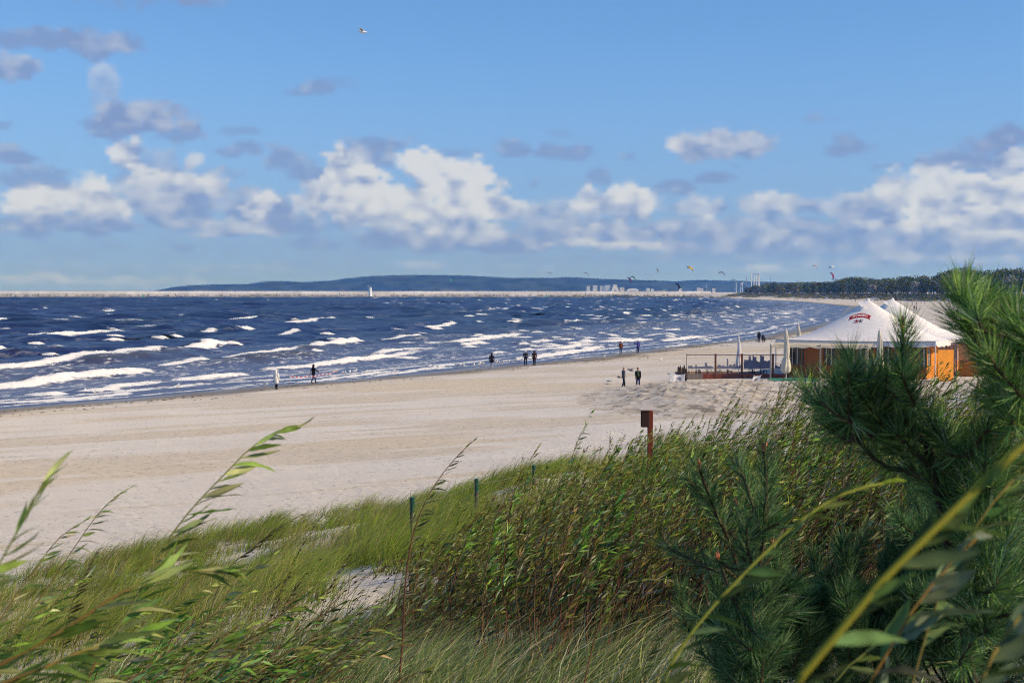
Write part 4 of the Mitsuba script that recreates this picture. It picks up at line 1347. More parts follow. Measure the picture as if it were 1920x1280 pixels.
    tr = [_bone(J['pelvis'] - A([.05, 0, .03]), J['pelvis'] + A([.05, 0, -.03]), .128, .128, sg)]
    for hip, knee, foot, toe in legs:
        tr += [_bone(hip, knee, .102, .075, sg), _bone(knee, foot + A([0, 0, .06]), .073, .062, sg)]
    add('trousers', _union(tr, e, 4), 'cloth', trousers)
    for hip, knee, foot, toe in legs:
        add('shoe', _union([_bone(foot - A([0, .045, .03]), toe, .05, .042, sg), _bone(foot - A([0, .01, -.03]), foot - A([0, .02, .03]), .05, .052, sg)], e, 2), 'satin', shoe)
    if hood:
        add('hood', _union([_bone(hd + A([0, -.035, .03]), hd + A([0, -.03, -.06]), .120, .112, sg + 2), _bone(hd + A([0, -.045, -.08]), J['neck'] - A([0, .03, .06]), .10, .11, sg)], e, 3), 'cloth', np.array(jacket) * 1.02)
    elif not bald:
        add('hair', _union([_bone(hd + A([0, -.03, .05]), hd + A([0, -.045, -.01]), .105, .095, sg + 2)], e, 2), 'matte', hair)
    if stripe is not None:
        add('scarf', _union([_bone(J['neck'] + A([.03, .10, -.06]), J['pelvis'] + A([.05, .16, .08]), .035, .04, 8)], e, 2), 'cloth', stripe)
    if bag:
        w = arm[0][2]
        add('handbag', _union([_bone(w + A([0, -.09, -.22]), w + A([0, .09, -.22]), .075, .075, 8), _bone(w + A([0, -.05, -.10]), w + A([0, .05, -.10]), .055, .055, 8)], e, 2), 'satin', (.02, .02, .022))
    return k


def walker(px, py, hpx, *a, **kw):
    p = on_ground(px, py)
    return person(p, hpx * p[1] / F, *a, **kw)


PI = math.pi
NAVY, BLACK = (.022, .026, .040), (.012, .012, .016)
walker(518, 730, 37, -.3, 'person in a long white hooded coat with a black bag at the water edge', (.86, .82, .78), (.015, .014, .018), stride=.10, arms=(.1, -.1), hood=True, coat=.34, bag=True)
walker(588, 718, 35, -1.0, 'person in a black hooded jacket striding along the water edge, second walker from the left', BLACK, (.03, .05, .11), stride=.24, arms=(-.5, .7), hood=True, coat=.08)
walker(922, 692, 30, .1, 'person in a black jacket and pale lavender trousers standing alone among the gulls', BLACK, (.36, .36, .44), stride=.05, arms=(.15, .15), hood=True, coat=.10, shoe=(.5, .5, .5))
walker(985.5, 685.5, 29, .2, 'white-haired person in a dark jacket walking, left one of the middle pair', NAVY, (.02, .03, .06), stride=.14, arms=(.2, -.2), hair=(.75, .74, .70), coat=.06)
walker(1002, 685.5, 28, -.1, 'person in a dark brown jacket walking, right one of the middle pair', (.045, .022, .018), (.016, .016, .024), stride=.10, arms=(-.25, .25), hood=True, coat=.10)
walker(1164, 663.5, 24, .15, 'person in a rust brown jacket and blue jeans by the surf', (.17, .055, .025), (.06, .12, .20), stride=.08, arms=(.1, -.1), hair=(.02, .018, .016), coat=.05)
walker(1196, 662, 23.5, .1, 'person in a violet blue hooded jacket raising an arm by the surf', (.07, .075, .30), (.014, .014, .03), stride=.06, arms=(0, .1), hood=True, coat=.10, lift=0)
walker(1169, 727, 39, -1.15, 'bald man in a grey fleece and dark jeans walking on the dry sand', (.12, .125, .145), (.022, .032, .05), stride=.16, arms=(.2, -.25), bald=True, coat=.03)
walker(1196, 727, 38, PI + .25, 'dark-haired person in a black open jacket with a green scarf facing the camera', (.014, .013, .012), (.03, .045, .12), stride=.10, arms=(-.3, .35), coat=.10, stripe=(.10, .20, .06))
walker(1423, 642, 20.5, .1, 'tall person in dark clothes beyond the terrace, next to a shorter one', BLACK, (.012, .014, .022), stride=.06, arms=(0, .1), hood=True, coat=.08)
walker(1430, 642, 16, -.1, 'shorter person in dark clothes beyond the terrace, holding a child by the hand', (.02, .02, .03), (.02, .02, .03), stride=.05, arms=(.1, .1), coat=.06)
walker(1433.6, 642, 11, .1, 'small child in dark clothes beyond the terrace', (.05, .05, .06), (.02, .02, .03), stride=.04, arms=(.3, .1), hood=True)
pr = np.random.default_rng(4)
for px, py in ((1368, 561.5), (1418, 561.7), (1445, 562.2), (1479, 563), (1489.5, 563), (1492.5, 563), (1496, 563.2), (1504, 563.2), (1510, 563.5), (1515, 563.6), (1532, 564), (1535.5, 564), (1604, 566), (1646, 566.5), (1289, 556.8), (1225, 556.3)):
    if px < 1300:
        p = np.array([at(px, 552, BW + 3)[0], BW + 3, 2.45])
    else:
        p = on_ground(px, py)
        s = float(shore(np.array(p[0]), np.array(p[1])))
        if s < 3:
            p[0] += 4 - s
            p[2] = gz(p[0], p[1])
    col = pr.choice([.02, .03, .05, .12]) * pr.uniform(.6, 1.4, 3)
    person(p, 1.78, pr.uniform(0, 6), 'tiny walker in dark clothes on the far beach below the forest', col, (.02, .022, .03), stride=.14, arms=(.3, -.3), group='walkers on the far beach', fine=False, coat=.1)
for px, py, hp, lab, col in ((1710.5, 571.5, 5, 'dark figure on the far sand right of the marquee peaks, upper left of the group', (.05, .04, .04)), (1718, 572, 5.5, 'dark figure on the far sand beside the upper left one', (.04, .03, .03)),
                             (1727, 569.5, 4.5, 'dark figure farthest back on the sand right of the marquee', (.05, .05, .06)), (1733.5, 570, 5, 'figure in white on the far sand right of the marquee', (.75, .74, .72)),
                             (1714, 581.5, 9, 'left one of two dark walkers side by side right of the marquee peaks', (.035, .022, .02)), (1717.8, 581.5, 9, 'right one of two dark walkers side by side right of the marquee peaks', (.03, .022, .022))):
    walker(px, py, hp, pr.uniform(0, 6), lab, col, (.02, .02, .025), stride=.12, arms=(.2, -.2), fine=False, coat=.1)


# ------------------------------------------------------------------ gulls
def gull(p, yaw, label, group, flying=False, dark=False, s=1.0):
    k = thing('gull', label, 'gull', group)
    A = np.array
    wht = (.80, .80, .79) if not dark else (.16, .15, .14)
    gry = (.42, .44, .47) if not dark else (.12, .11, .11)
    z = 0. if flying else .17
    R = trimesh.transformations.rotation_matrix(yaw, [0, 0, 1])
    R[:3, :3] *= s * 1.25
    R[:3, 3] = p

    def add(nm, m, col, bs='matte'):
        m.apply_transform(R)
        part(k, nm, m, bs, True, np.asarray(col, float))
    body = [_bone((0, -.10, z + .02), (0, .06, z + .03), .055, .072, 10), _bone((0, -.24, z + .03), (0, -.10, z + .02), .016, .05, 8), _bone((0, .06, z + .04), (0, .14, z + (.07 if flying else .13)), .06, .045, 8), _bone((0, .15, z + (.07 if flying else .14)), (0, .17, z + (.07 if flying else .14)), .045, .04, 8)]
    add('body', _union(body, .05, 3), wht)
    add('beak', trimesh.Trimesh(*(lambda m: (m.vert_properties[:, :3], m.tri_verts))(_bone((0, .20, z + (.07 if flying else .14)), (0, .25, z + (.06 if flying else .125)), .014, .006, 6).to_mesh())), (.6, .35, .05))
    if flying:
        for sx in (-1, 1):
            q = np.array([[0, .07, .06], [0, -.06, .05], [sx * .30, .12, .16], [sx * .30, -.03, .15], [sx * .62, .02, .08], [sx * .60, -.06, .08]])
            top = q + [0, 0, .012]
            v = np.vstack([q, top])
            f = [[0, 1, 3], [0, 3, 2], [2, 3, 5], [2, 5, 4], [6, 9, 7], [6, 8, 9], [8, 11, 9], [8, 10, 11], [0, 2, 8], [0, 8, 6], [2, 4, 10], [2, 10, 8], [1, 9, 3], [1, 7, 9], [3, 11, 5], [3, 9, 11], [4, 5, 11], [4, 11, 10]]
            m = trimesh.Trimesh(v, f, process=False)
            m.apply_transform(R)
            part(k, 'wing', m, 'matte', False, np.asarray(gry, float))
    else:
        for sx in (-1, 1):
            add('wing', _union([_bone((sx * .045, .05, z + .05), (sx * .045, -.10, z + .055), .04, .04, 8), _bone((sx * .045, -.10, z + .055), (sx * .02, -.27, z + .05), .04, .012, 8)], .06, 2), gry)
            m = tube([(sx * .03, 0, -.01), (sx * .03, -.01, z)], .010, 5)
            add('leg', m, (.5, .3, .1))


gr_ = np.random.default_rng(6)
for px, py in ((160, 741), (177, 743), (334, 731), (498, 724.5), (642, 705), (648, 706.5), (656, 705), (666, 703), (679, 704.5), (686, 703), (735, 702), (742, 701.5), (804, 692), (810, 693), (820, 692.5), (856, 688.5), (863, 688.5), (870, 689),
               (889, 687.5), (899, 686.5), (903, 686), (908, 687.5), (931, 683.5), (937, 684), (943, 683), (955, 682), (968, 680), (978, 679), (1133, 671), (1258, 652.5), (1400, 640), (1239, 678), (1256, 706), (1140, 719)):
    p = on_ground(px, py)
    p[2] = max(p[2], .02)
    gull(p, gr_.uniform(0, 6.28), 'small white gull standing at the edge of the shallow water', 'gulls along the waterline', s=gr_.uniform(.9, 1.15))
gull(at(617, 704, 122), 1.2, 'white gull skimming low over the shallows beside the second walker', None, True)
gull(at(680, 61.5, 60), 1.5, 'single pale gull high in the blue sky', None, True, s=.75)
gull(at(1183, 695, 110), 1.0, 'dark bird flying between the bald man and the dark-haired walker', None, True, True)
gull(at(1161, 708, 110), 1.6, 'dark bird gliding low at the left of the bald man', None, True, True, s=.8)
pe = roof(np.array(.06), np.array(.42))
gull(pe + [0, 0, .02], 2.0, 'gull perched on the left slope of the marquee roof', None)

# red and white tape by the second walker
tp = thing('barrier_tape', 'red and white barrier tape fluttering between two thin rods at the water edge', 'tape')
ra, rb = on_ground(543, 728), on_ground(632, 716)
for r_ in (ra, rb):
    part(tp, 'rod', tube([r_ - [0, 0, .3], r_ + [0, 0, 1.05]], .018, 6), color=(.25, .22, .22))
n = 25
for q in range(n - 1):
    t0, t1 = q / (n - 1), (q + .97) / (n - 1)
    pts = []
    for t in (t0, t1):
        c = ra * (1 - t) + rb * t + [0, 0, 1.0 - .18 * math.sin(PI * t) + .05 * math.sin(t * 21)]
        pts += [c, c + [0, .03 * math.sin(t * 40), .055]]
    part(tp, 'stripe', trimesh.Trimesh(np.array(pts + [x + [0, .006, 0] for x in pts]), [[0, 2, 3], [0, 3, 1], [4, 7, 6], [4, 5, 7]], process=False), 'matte', color=(.62, .03, .04) if q % 2 else (.8, .79, .78))


# ------------------------------------------------------------------ kites
def kite(px, py, size, roll, tilt, cols, D, label, flat=1.0):
    k = thing('kite', label, 'kite')
    c = at(px, py, D)
    w = size * D / F / 2
    th = np.linspace(-1.25, 1.25, 25)
    q = np.linspace(0, 1, 6)
    TH, Q = np.meshgrid(th, q, indexing='ij')
    chord = w * .62 * np.clip(np.cos(TH * .95), .12, 1) ** .6
    X = w * np.sin(TH) / math.sin(1.25)
    Z = w * flat * (np.cos(TH) - .55) + .10 * chord * np.sin(np.pi * Q)
    Yc = (Q - .3) * chord
    P = np.stack([X, Yc, Z], -1).reshape(-1, 3)
    Mr = trimesh.transformations.rotation_matrix
    M = Mr(math.radians(roll), [0, 1, 0])[:3, :3] @ Mr(math.radians(tilt), [1, 0, 0])[:3, :3]
    P = P @ M.T + c
    G = P.reshape(25, 6, 3)
    part(k, 'canopy', (G[5:20].reshape(-1, 3), grid_faces(15, 6)), 'membrane', True, np.asarray(cols[0], float))
    for sl in (slice(0, 6), slice(19, 25)):
        part(k, 'wing_tip', (G[sl].reshape(-1, 3), grid_faces(6, 6)), 'membrane', True, np.asarray(cols[-1], float))
    E = np.stack([w * np.sin(th) / math.sin(1.25), -.3 * w * .62 * np.clip(np.cos(th * .95), .12, 1) ** .6, w * flat * (np.cos(th) - .55)], -1) @ M.T + c
    part(k, 'leading_edge', tube(E, w * .05, 6), 'satin', color=np.asarray(cols[-1]) * .6)
    for t in (-.6, 0, .6):
        s = np.stack([np.full(4, w * math.sin(t) / math.sin(1.25)), (np.linspace(0, 1, 4) - .3) * w * .62 * math.cos(t * .95) ** .6, np.full(4, w * flat * (math.cos(t) - .55)) - .02 * w], -1) @ M.T + c
        part(k, 'strut', tube(s, w * .03, 5), 'satin', color=np.asarray(cols[0]) * .7)


kite(1030, 512.5, 9, 18, 20, [(.10, .11, .16), (.08, .09, .13)], 900, 'thin grey crescent kite, leftmost of those against the sky')
kite(1099, 514, 10, 30, 22, [(.20, .08, .11), (.08, .09, .13)], 900, 'thin dull red crescent kite second from the left against the sky')
kite(843.5, 525.5, 9, 80, 40, [(.05, .42, .30), (.04, .10, .12)], 1000, 'bright green kite before the dark hills at the left')
kite(1180, 525.5, 13, 62, 52, [(.10, .035, .13), (.03, .02, .06)], 850, 'dark violet kite, lower one of the touching pair')
kite(1187, 521.5, 11, 32, 42, [(.03, .18, .20), (.04, .13, .17)], 860, 'teal kite, upper one of the touching pair')
kite(1232, 507.5, 8, 75, 45, [(.03, .03, .035), (.4, .38, .32)], 900, 'small black kite left of the yellow one')
kite(1270, 537, 14, 66, 55, [(.012, .012, .02), (.03, .03, .04)], 800, 'black kite low before the hills')
kite(1294, 504, 13, 28, 58, [(.68, .42, .03), (.30, .19, .03)], 700, 'yellow kite, the brightest in the sky')
kite(1353.5, 513.5, 13, 22, 24, [(.04, .05, .07), (.03, .04, .06)], 780, 'dark slate crescent kite right of the yellow one')
kite(1376, 526.5, 12, 8, 20, [(.17, .23, .30), (.14, .18, .24)], 1100, 'pale blue grey crescent kite just above the hills, left of the chimneys')
kite(1528, 500.5, 10, 30, 40, [(.52, .26, .25), (.42, .40, .44)], 900, 'pale pinkish kite high above the forest')
kite(1560, 501.5, 11, -6, 62, [(.75, .76, .78), (.35, .42, .5)], 900, 'white kite high above the forest')
kite(1559.5, 517.5, 14, 72, 60, [(.32, .06, .14), (.05, .04, .16)], 850, 'purple and red kite just above the forest treetops')

# ------------------------------------------------------------------ posts along the dune fence
rp = thing('red_post', 'red brown wooden post with a dark box on it standing behind the willows', 'post')
pt = at(1221, 769, 25.0)
pb_ = np.array([pt[0] - .04, 25.0, gz(pt[0], 25.0) - .3])
part(rp, 'shaft', box((.105, .105, pt[2] - pb_[2]), ((pt[0] + pb_[0]) / 2, 25.0, (pt[2] + pb_[2]) / 2), bevel=.008), 'bark', color=(.17, .042, .025))
part(rp, 'box', box((.16, .14, .32), (pt[0] - .125, 25.0, pt[2] - .18), bevel=.01), 'bark', color=(.045, .022, .018))
part(rp, 'lid', box((.18, .16, .02), (pt[0] - .125, 25.0, pt[2] - .01), bevel=.005), 'bark', color=(.08, .035, .028))
prev = None
for px, py, D, lab in ((773, 932, 24, 'green-topped fence stake nearest the camera, at the left end of the dune fence'), (893.5, 897, 28, 'green-topped fence stake in the middle of the dune fence'), (1001, 872, 33, 'green-topped fence stake farthest right, half hidden by willow twigs')):
    p = at(px, py, D)
    g_ = gz(p[0], D)
    ks = thing('fence_stake', lab, 'stake', 'green-topped stakes of the dune fence')
    part(ks, 'shaft', tube([(p[0], D, g_ - .3), (p[0], D, p[2] - .28)], .05, 10), 'bark', color=(.09, .10, .07))
    part(ks, 'painted_top', tube([(p[0], D, p[2] - .28), (p[0], D, p[2])], .052, 10), 'satin', 30, (.018, .085, .06))
    if prev is not None:
        fw = thing('fence_wire', 'thin sagging wire between two green-topped dune stakes', 'wire', 'wires of the dune fence')
        a, b = prev, p - [0, 0, .12]
        part(fw, 'strand', tube([a * (1 - t) + b * t - [0, 0, .25 * t * (1 - t)] for t in np.linspace(0, 1, 12)], .006, 5), color=(.12, .12, .11))
    prev = p - [0, 0, .12]
# ------------------------------------------------------------------ the dune's plants
WIND = np.array([1.0, .22, 0.0])
vg = np.random.default_rng(2024)


def tones(r, cols, n, var=.18):
    """n colours picked from a list, each a little its own."""
    c = np.asarray(cols, float)[r.integers(0, len(cols), n)]
    return np.clip(c * np.clip(1 + var * r.normal(size=(n, 1)), .4, 1.9) * (1 + .07 * r.normal(size=(n, 3))), .002, .9)


def blades(r, base, length, width, cols, k=4, lean=.25, blow=.55, var=.2):
    """Grass blades standing on base (n,3), bent by the wind."""
    n = len(base)
    t = np.linspace(0, 1, k)
    d0 = np.stack([r.normal(.10, lean, n), r.normal(.0, lean, n), np.ones(n)], -1)
    d0 = norm(d0)
    b = (WIND * (blow * r.uniform(.4, 1.5, n))[:, None]) + r.normal(0, .10, (n, 3)) * [1, 1, 0]
    b[:, 2] = -.18 - .35 * r.uniform(0, 1, n) * blow
    P = base[:, None] + length[:, None, None] * (t[None, :, None] * d0[:, None] + (t ** 2.1)[None, :, None] * b[:, None])
    a = r.uniform(0, 6.28, n)
    S = np.stack([np.cos(a), np.sin(a), np.zeros(n)], -1)[:, None] * (width[:, None] * np.clip(1 - t[None] ** 1.6, .04, 1))[..., None] * .5
    c = tones(r, cols, n, var)
    v, f, cc = ribbons(P, S, c[:, None])
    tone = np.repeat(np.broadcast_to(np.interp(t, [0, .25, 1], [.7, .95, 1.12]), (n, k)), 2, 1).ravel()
    return v, f, cc, tone


def jointone(ps):
    v, f, c = join([p[:3] for p in ps])
    return v, f, c, np.concatenate([p[3] for p in ps])


def bare(x, y):
    """1 where the sand lies open on the dune slope."""
    px, py = pix(np.stack([x, y, ground(x, y)], -1))
    out = np.zeros(np.shape(x))
    for cx, cy, rx, ry in ((662, 1097, 82, 36), (640, 1150, 60, 26), (600, 1050, 22, 10), (285, 1170, 30, 22)):
        out = np.maximum(out, 1 - ((px - cx) / rx) ** 2 - ((py - cy) / ry) ** 2)
    return out + (n2(x, y, 1.4, 3, 71) - .5) * .8


GREEN = [(.22, .33, .035), (.29, .385, .055), (.16, .265, .035), (.36, .41, .09), (.46, .44, .16)]
STRAW = [(.44, .37, .20), (.36, .29, .14), (.30, .21, .10)]


def dune_grass():
    r, ps = vg, []
    x = r.uniform(-26, 9, 9000)
    y = r.uniform(11, 66, 9000)
    t = inland(x, y)
    px, py = pix(np.stack([x, y, ground(x, y) + .5], -1))
    keep = (t > .4) & (px > -120) & (px < 1500) & (bare(x, y) < .12)
    keep &= n2(x, y, .5, 3, 77) > np.where(t < 4, .46, .28)
    # thinner where the willows stand
    keep &= (px < 900 + 20 * (y - 10)) | (r.uniform(size=len(x)) < .5)
    x, y, t = x[keep], y[keep], t[keep]
    o = np.argsort(r.uniform(size=len(x)) - .4 * (np.abs(pix(np.stack([x, y, ground(x, y)], -1))[0] - 790) < 90))[:3000]
    for xx, yy, tt in zip(x[o], y[o], t[o]):
        n = int(np.clip(52 - yy * .55, 18, 50))
        L0 = r.uniform(.6, 1.15)
        rad = .10 + .22 * r.uniform()
        bx = xx + r.normal(0, rad, n)
        by = yy + r.normal(0, rad, n)
        base = np.stack([bx, by, np.full(n, gz(xx, yy) - .03)], -1)
        j = r.integers(0, 5)
        mixc = [np.array(GREEN[q]) * (b0 if q else b0 * .9) for b0 in [r.uniform(.62, 1.2)] for q in (j, j, (j + 1) % 5, 1)] if r.uniform() < .84 else [GREEN[4]] + STRAW
        ps.append(blades(r, base, L0 * r.uniform(.55, 1.1, n), (.0055 + .00030 * yy) * r.uniform(.7, 1.3, n), mixc, 4, .20, r.uniform(.4, .75)))
        m = n // 4
        ps.append(blades(r, base[:m], L0 * r.uniform(.25, .6, m), (.006 + .00028 * yy) * r.uniform(.7, 1.3, m), STRAW + [(.16, .085, .045)], 4, .35, .2))
    for q in range(85):           # taller tufts along the dune fence
        yy = r.uniform(20.8, 31)
        xx = (r.uniform(690, 900) - 960) / F * yy
        if inland(np.array(xx), np.array(yy)) < 1 or bare(np.array([xx]), np.array([yy]))[0] > .15:
            continue
        n = 40
        base = np.stack([xx + r.normal(0, .22, n), yy + r.normal(0, .22, n), np.full(n, gz(xx, yy) - .03)], -1)
        ps.append(blades(r, base, r.uniform(.8, 1.35) * r.uniform(.6, 1.1, n), (.0055 + .0003 * yy) * r.uniform(.7, 1.3, n), GREEN, 4, .2, r.uniform(.35, .6)))
    return jointone(ps)


v_, f_, c_, t_ = dune_grass()
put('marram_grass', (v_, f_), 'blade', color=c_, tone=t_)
labels['marram_grass'] = {'label': 'wind-bent green marram grass in tufts over the dune slope', 'category': 'grass', 'kind': 'stuff'}


def near_grass():
    r, ps = vg, []
    for k in range(520):
        px = r.choice([r.uniform(560, 1300), r.uniform(-60, 700), r.uniform(1250, 2500)], p=[.37, .35, .28])
        yy = r.uniform(5.2, 10.5)
        xx = (px - 960) / F * yy
        if bare(np.array([xx]), np.array([yy]))[0] > .1:
            continue
        n = int(r.uniform(28, 52))
        base = np.stack([xx + r.normal(0, .17, n), yy + r.normal(0, .17, n), np.full(n, gz(xx, yy) - .03)], -1)
        L0 = r.uniform(.42, .74) if 700 < px < 1300 else r.uniform(.5, .9)
        cols = [(.19, .27, .065), (.27, .33, .10), (.46, .44, .22), (.10, .17, .045), (.16, .25, .09), (.60, .56, .34)]
        ps.append(blades(r, base, L0 * r.uniform(.5, 1.15, n), r.uniform(.005, .0095, n), cols, 6, .26, r.uniform(.3, .65), .38))
    return jointone(ps)


v_, f_, c_, t_ = near_grass()
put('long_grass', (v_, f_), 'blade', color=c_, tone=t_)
labels['long_grass'] = {'label': 'long pale green grass blades along the bottom edge of the view', 'category': 'grass', 'kind': 'stuff'}

# ---- willows
RED = [(.15, .055, .034), (.17, .085, .045), (.12, .075, .04)]
_SIL = np.array([(380, 1040), (560, 1015), (640, 985), (760, 965), (830, 945), (880, 895), (960, 855), (1000, 842), (1100, 802), (1200, 778), (1300, 728), (1400, 680), (1500, 652), (1560, 650), (1650, 664), (1800, 705), (1960, 695)], float)


def leaves(r, P, D, length, width, cols, curl=.25, k=4, var=.2):
    """Lance-shaped leaves from points P along directions D."""
    n = len(P)
    t = np.linspace(0, 1, k)
    D = norm(D)
    up = r.normal(size=(n, 3)) * .7 + [0, 0, .8]
    s = norm(np.cross(D, up))
    nn = np.cross(s, D)
    C = P[:, None] + length[:, None, None] * (t[None, :, None] * D[:, None] + curl * r.normal(size=(n, 1, 1)) * (t ** 2)[None, :, None] * nn[:, None])
    w = np.interp(t, [0, .18, .45, .8, 1], [.12, .75, 1, .6, .03])
    S = s[:, None] * (width[:, None] * w[None])[..., None] * .5
    c = tones(r, cols, n, var)
    v, f, cc = ribbons(C, S, c[:, None])
    return v, f, cc


def shrub(x, y, h, nst, label, group=None, leaf=.098, wid=.0140, spread=.4, blow=.35, gap=.022, cols_hi=None, cols_lo=None, bottom=.22, name='willow_shrub', tip_show=.12):
    r = vg
    k = thing(name, label, 'shrub', group)
    z = gz(x, y)
    nk = 9
    t = np.linspace(0, 1, nk)
    hh = h * r.uniform(.62, 1.08, nst)
    a = r.uniform(0, 6.28, nst)
    rr = spread * np.sqrt(r.uniform(0, 1, nst))
    B = np.stack([x + rr * np.cos(a), y + rr * np.sin(a), np.full(nst, z - .05)], -1)
    d0 = norm(np.stack([.16 * np.cos(a) + r.normal(.03, .07, nst), .16 * np.sin(a) + r.normal(0, .07, nst), np.ones(nst)], -1))
    bl = blow * r.uniform(.5, 1.6, nst)
    P = B[:, None] + hh[:, None, None] * (t[None, :, None] * d0[:, None] + (t ** 2.4)[None, :, None] * (WIND * bl[:, None] + np.stack([0 * bl, 0 * bl, -.22 * bl], -1))[:, None])
    P[:, 1:-1] += r.normal(0, .008, (nst, nk - 2, 3))
    R = np.interp(t, [0, 1], [.0045, .0013])[None] * r.uniform(.8, 1.3, nst)[:, None]
    v, f, c = tubes(P, R, tones(r, RED, nst)[:, None], 4)
    part(k, 'stems', (v, f), 'bark', True, c, stuff=True)
    pos, dirs, hi = [], [], []
    for i in range(nst):
        m = int(hh[i] * (1 - bottom) / gap)
        u = bottom + (1 - bottom) * np.sort(r.uniform(0, 1, m)) ** .8
        q = np.stack([np.interp(u, t, P[i, :, j]) for j in range(3)], -1)
        tg = norm(np.stack([np.interp(u, t, np.gradient(P[i, :, j])) for j in range(3)], -1))
        side = r.normal(size=(m, 3))
        pos.append(q)
        dirs.append(tg * .95 + side * .30 + WIND * r.uniform(.35, .95, (m, 1)) + r.normal(0, .12, (m, 3)) + [0, 0, -.04])
        hi.append(u)
    pos, dirs, hi = np.concatenate(pos), np.concatenate(dirs), np.concatenate(hi)
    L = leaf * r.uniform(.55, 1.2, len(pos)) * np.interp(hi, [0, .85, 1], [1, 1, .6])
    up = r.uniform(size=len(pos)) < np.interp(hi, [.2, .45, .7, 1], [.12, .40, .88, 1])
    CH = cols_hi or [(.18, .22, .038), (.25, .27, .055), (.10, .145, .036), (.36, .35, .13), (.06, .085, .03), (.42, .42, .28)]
    CL = cols_lo or [(.085, .06, .028), (.07, .065, .022), (.11, .085, .03), (.05, .045, .02), (.22, .18, .09), (.38, .36, .24)]  # dry brown lower leaves, colour darkened to deepen the shade at the base
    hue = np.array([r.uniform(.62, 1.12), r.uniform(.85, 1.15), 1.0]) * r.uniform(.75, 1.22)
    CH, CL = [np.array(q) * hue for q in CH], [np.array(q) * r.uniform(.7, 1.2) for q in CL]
    CT = [np.array(q) * hue for q in cols_hi] if cols_hi else [np.array(q) * hue for q in [(.26, .31, .045), (.33, .36, .075), (.19, .26, .04), (.43, .43, .16)]]  # tops: sunlit look put into brighter yellow green leaf colours
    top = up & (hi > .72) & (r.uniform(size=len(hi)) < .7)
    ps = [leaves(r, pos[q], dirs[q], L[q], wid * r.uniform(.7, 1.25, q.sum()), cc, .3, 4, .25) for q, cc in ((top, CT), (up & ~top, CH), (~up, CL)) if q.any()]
    v, f, c = join(ps)
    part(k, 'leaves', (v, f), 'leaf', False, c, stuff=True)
    return k


spots = []
tries = 0
while len(spots) < 128 and tries < 9000:
    tries += 1
    yy = 7.6 + 15.5 * vg.uniform() ** 1.25
    px = vg.uniform(740, 2330)
    xx = (px - 960) / F * yy
    if inland(np.array(xx), np.array(yy)) < 7 or px < (775 + 5 * max(yy - 9, 0) ** 1.2 if yy > 8.6 else 860):
        continue
    if min([math.hypot(xx - a, yy - b) for a, b in spots] or [9]) < .26 + .018 * yy:
        continue
    spots.append((xx, yy))
spots.sort(key=lambda q: q[1])
for xx, yy in spots:
    px = 960 + F * xx / yy
    sil = np.interp(px, _SIL[:, 0], _SIL[:, 1]) - 8 + vg.uniform(0, 34) + (vg.uniform(20, 110) if yy < 12 else 0)
    h = 8.9 - yy * (sil - HORIZON) / F - gz(xx, yy)
    if yy > 13.5:                 # willows shaped lower here to let the sun on to the open sand
        h *= np.interp(px, [780, 990], [.5, 1])
    if h < .75:
        continue
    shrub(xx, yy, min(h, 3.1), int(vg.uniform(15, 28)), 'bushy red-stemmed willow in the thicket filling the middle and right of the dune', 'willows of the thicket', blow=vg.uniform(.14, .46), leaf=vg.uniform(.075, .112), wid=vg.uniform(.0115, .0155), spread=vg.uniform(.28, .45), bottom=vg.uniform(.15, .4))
# single taller wands standing over the thicket against the sand
for px, ytop, D, lab in ((890, 838, 13, 'thin willow wand against the pale sand left of the thicket top'), (1020, 772, 12, 'tall willow wand standing clear over the thicket, nearest the fence stakes'), (1043, 800, 12.5, 'forked willow wand beside the tallest one over the thicket'), (1128, 768, 13, 'leafy willow wand right of the tallest one over the thicket'),
                         (1165, 775, 14, 'willow wand left of the red post'), (930, 872, 12, 'short willow wand at the left top of the thicket'), (1300, 722, 15, 'bent willow wand before the sand heap, right of the red post'), (1375, 690, 16, 'leafy bent willow wand before the terrace banner'), (1440, 700, 15, 'leafy willow wand before the folded umbrella'), (1500, 690, 14, 'leafy willow wand under the marquee eave')):
    xx = (px - 960) / F * D
    h = 8.9 - D * (ytop - HORIZON) / F - gz(xx, D)
    shrub(xx - .30 * h * .3, D, h / .93, 3, lab, None, spread=.12, blow=.30, gap=.030, bottom=.35)
# darker open willows round the sand patch and at the lower left
for px, ytop, D, nst, lab in ((600, 1015, 11.5, 7, 'open dark willow at the left rim of the bare sand patch'), (655, 940, 13, 4, 'thin dark willow standing before the bright grass tuft'), (700, 1070, 9.5, 9, 'sparse willow at the lower rim of the bare sand patch'), (545, 965, 14, 4, 'dark bent willow twig before the grass at the left of the sand patch'), (640, 1105, 8.5, 10, 'low dark willow below the bare sand patch'), (800, 1010, 9.5, 12, 'willow at the left foot of the thicket beside the sand patch'), (835, 950, 15, 16, 'leafy willow between the first and second fence stakes'), (800, 975, 12.5, 14, 'leafy willow just before the nearest fence stake')):
    xx = (px - 960) / F * D
    h = 8.9 - D * (ytop - HORIZON) / F - gz(xx, D)
    shrub(xx - .2 * h, D, max(h, .5), nst, lab, None, spread=.22, blow=.5, leaf=.06, cols_hi=[(.055, .055, .022), (.075, .085, .03), (.10, .11, .035)], gap=.04)
LG = [(.15, .24, .045), (.20, .30, .060), (.115, .19, .045), (.27, .35, .10), (.34, .38, .17)]
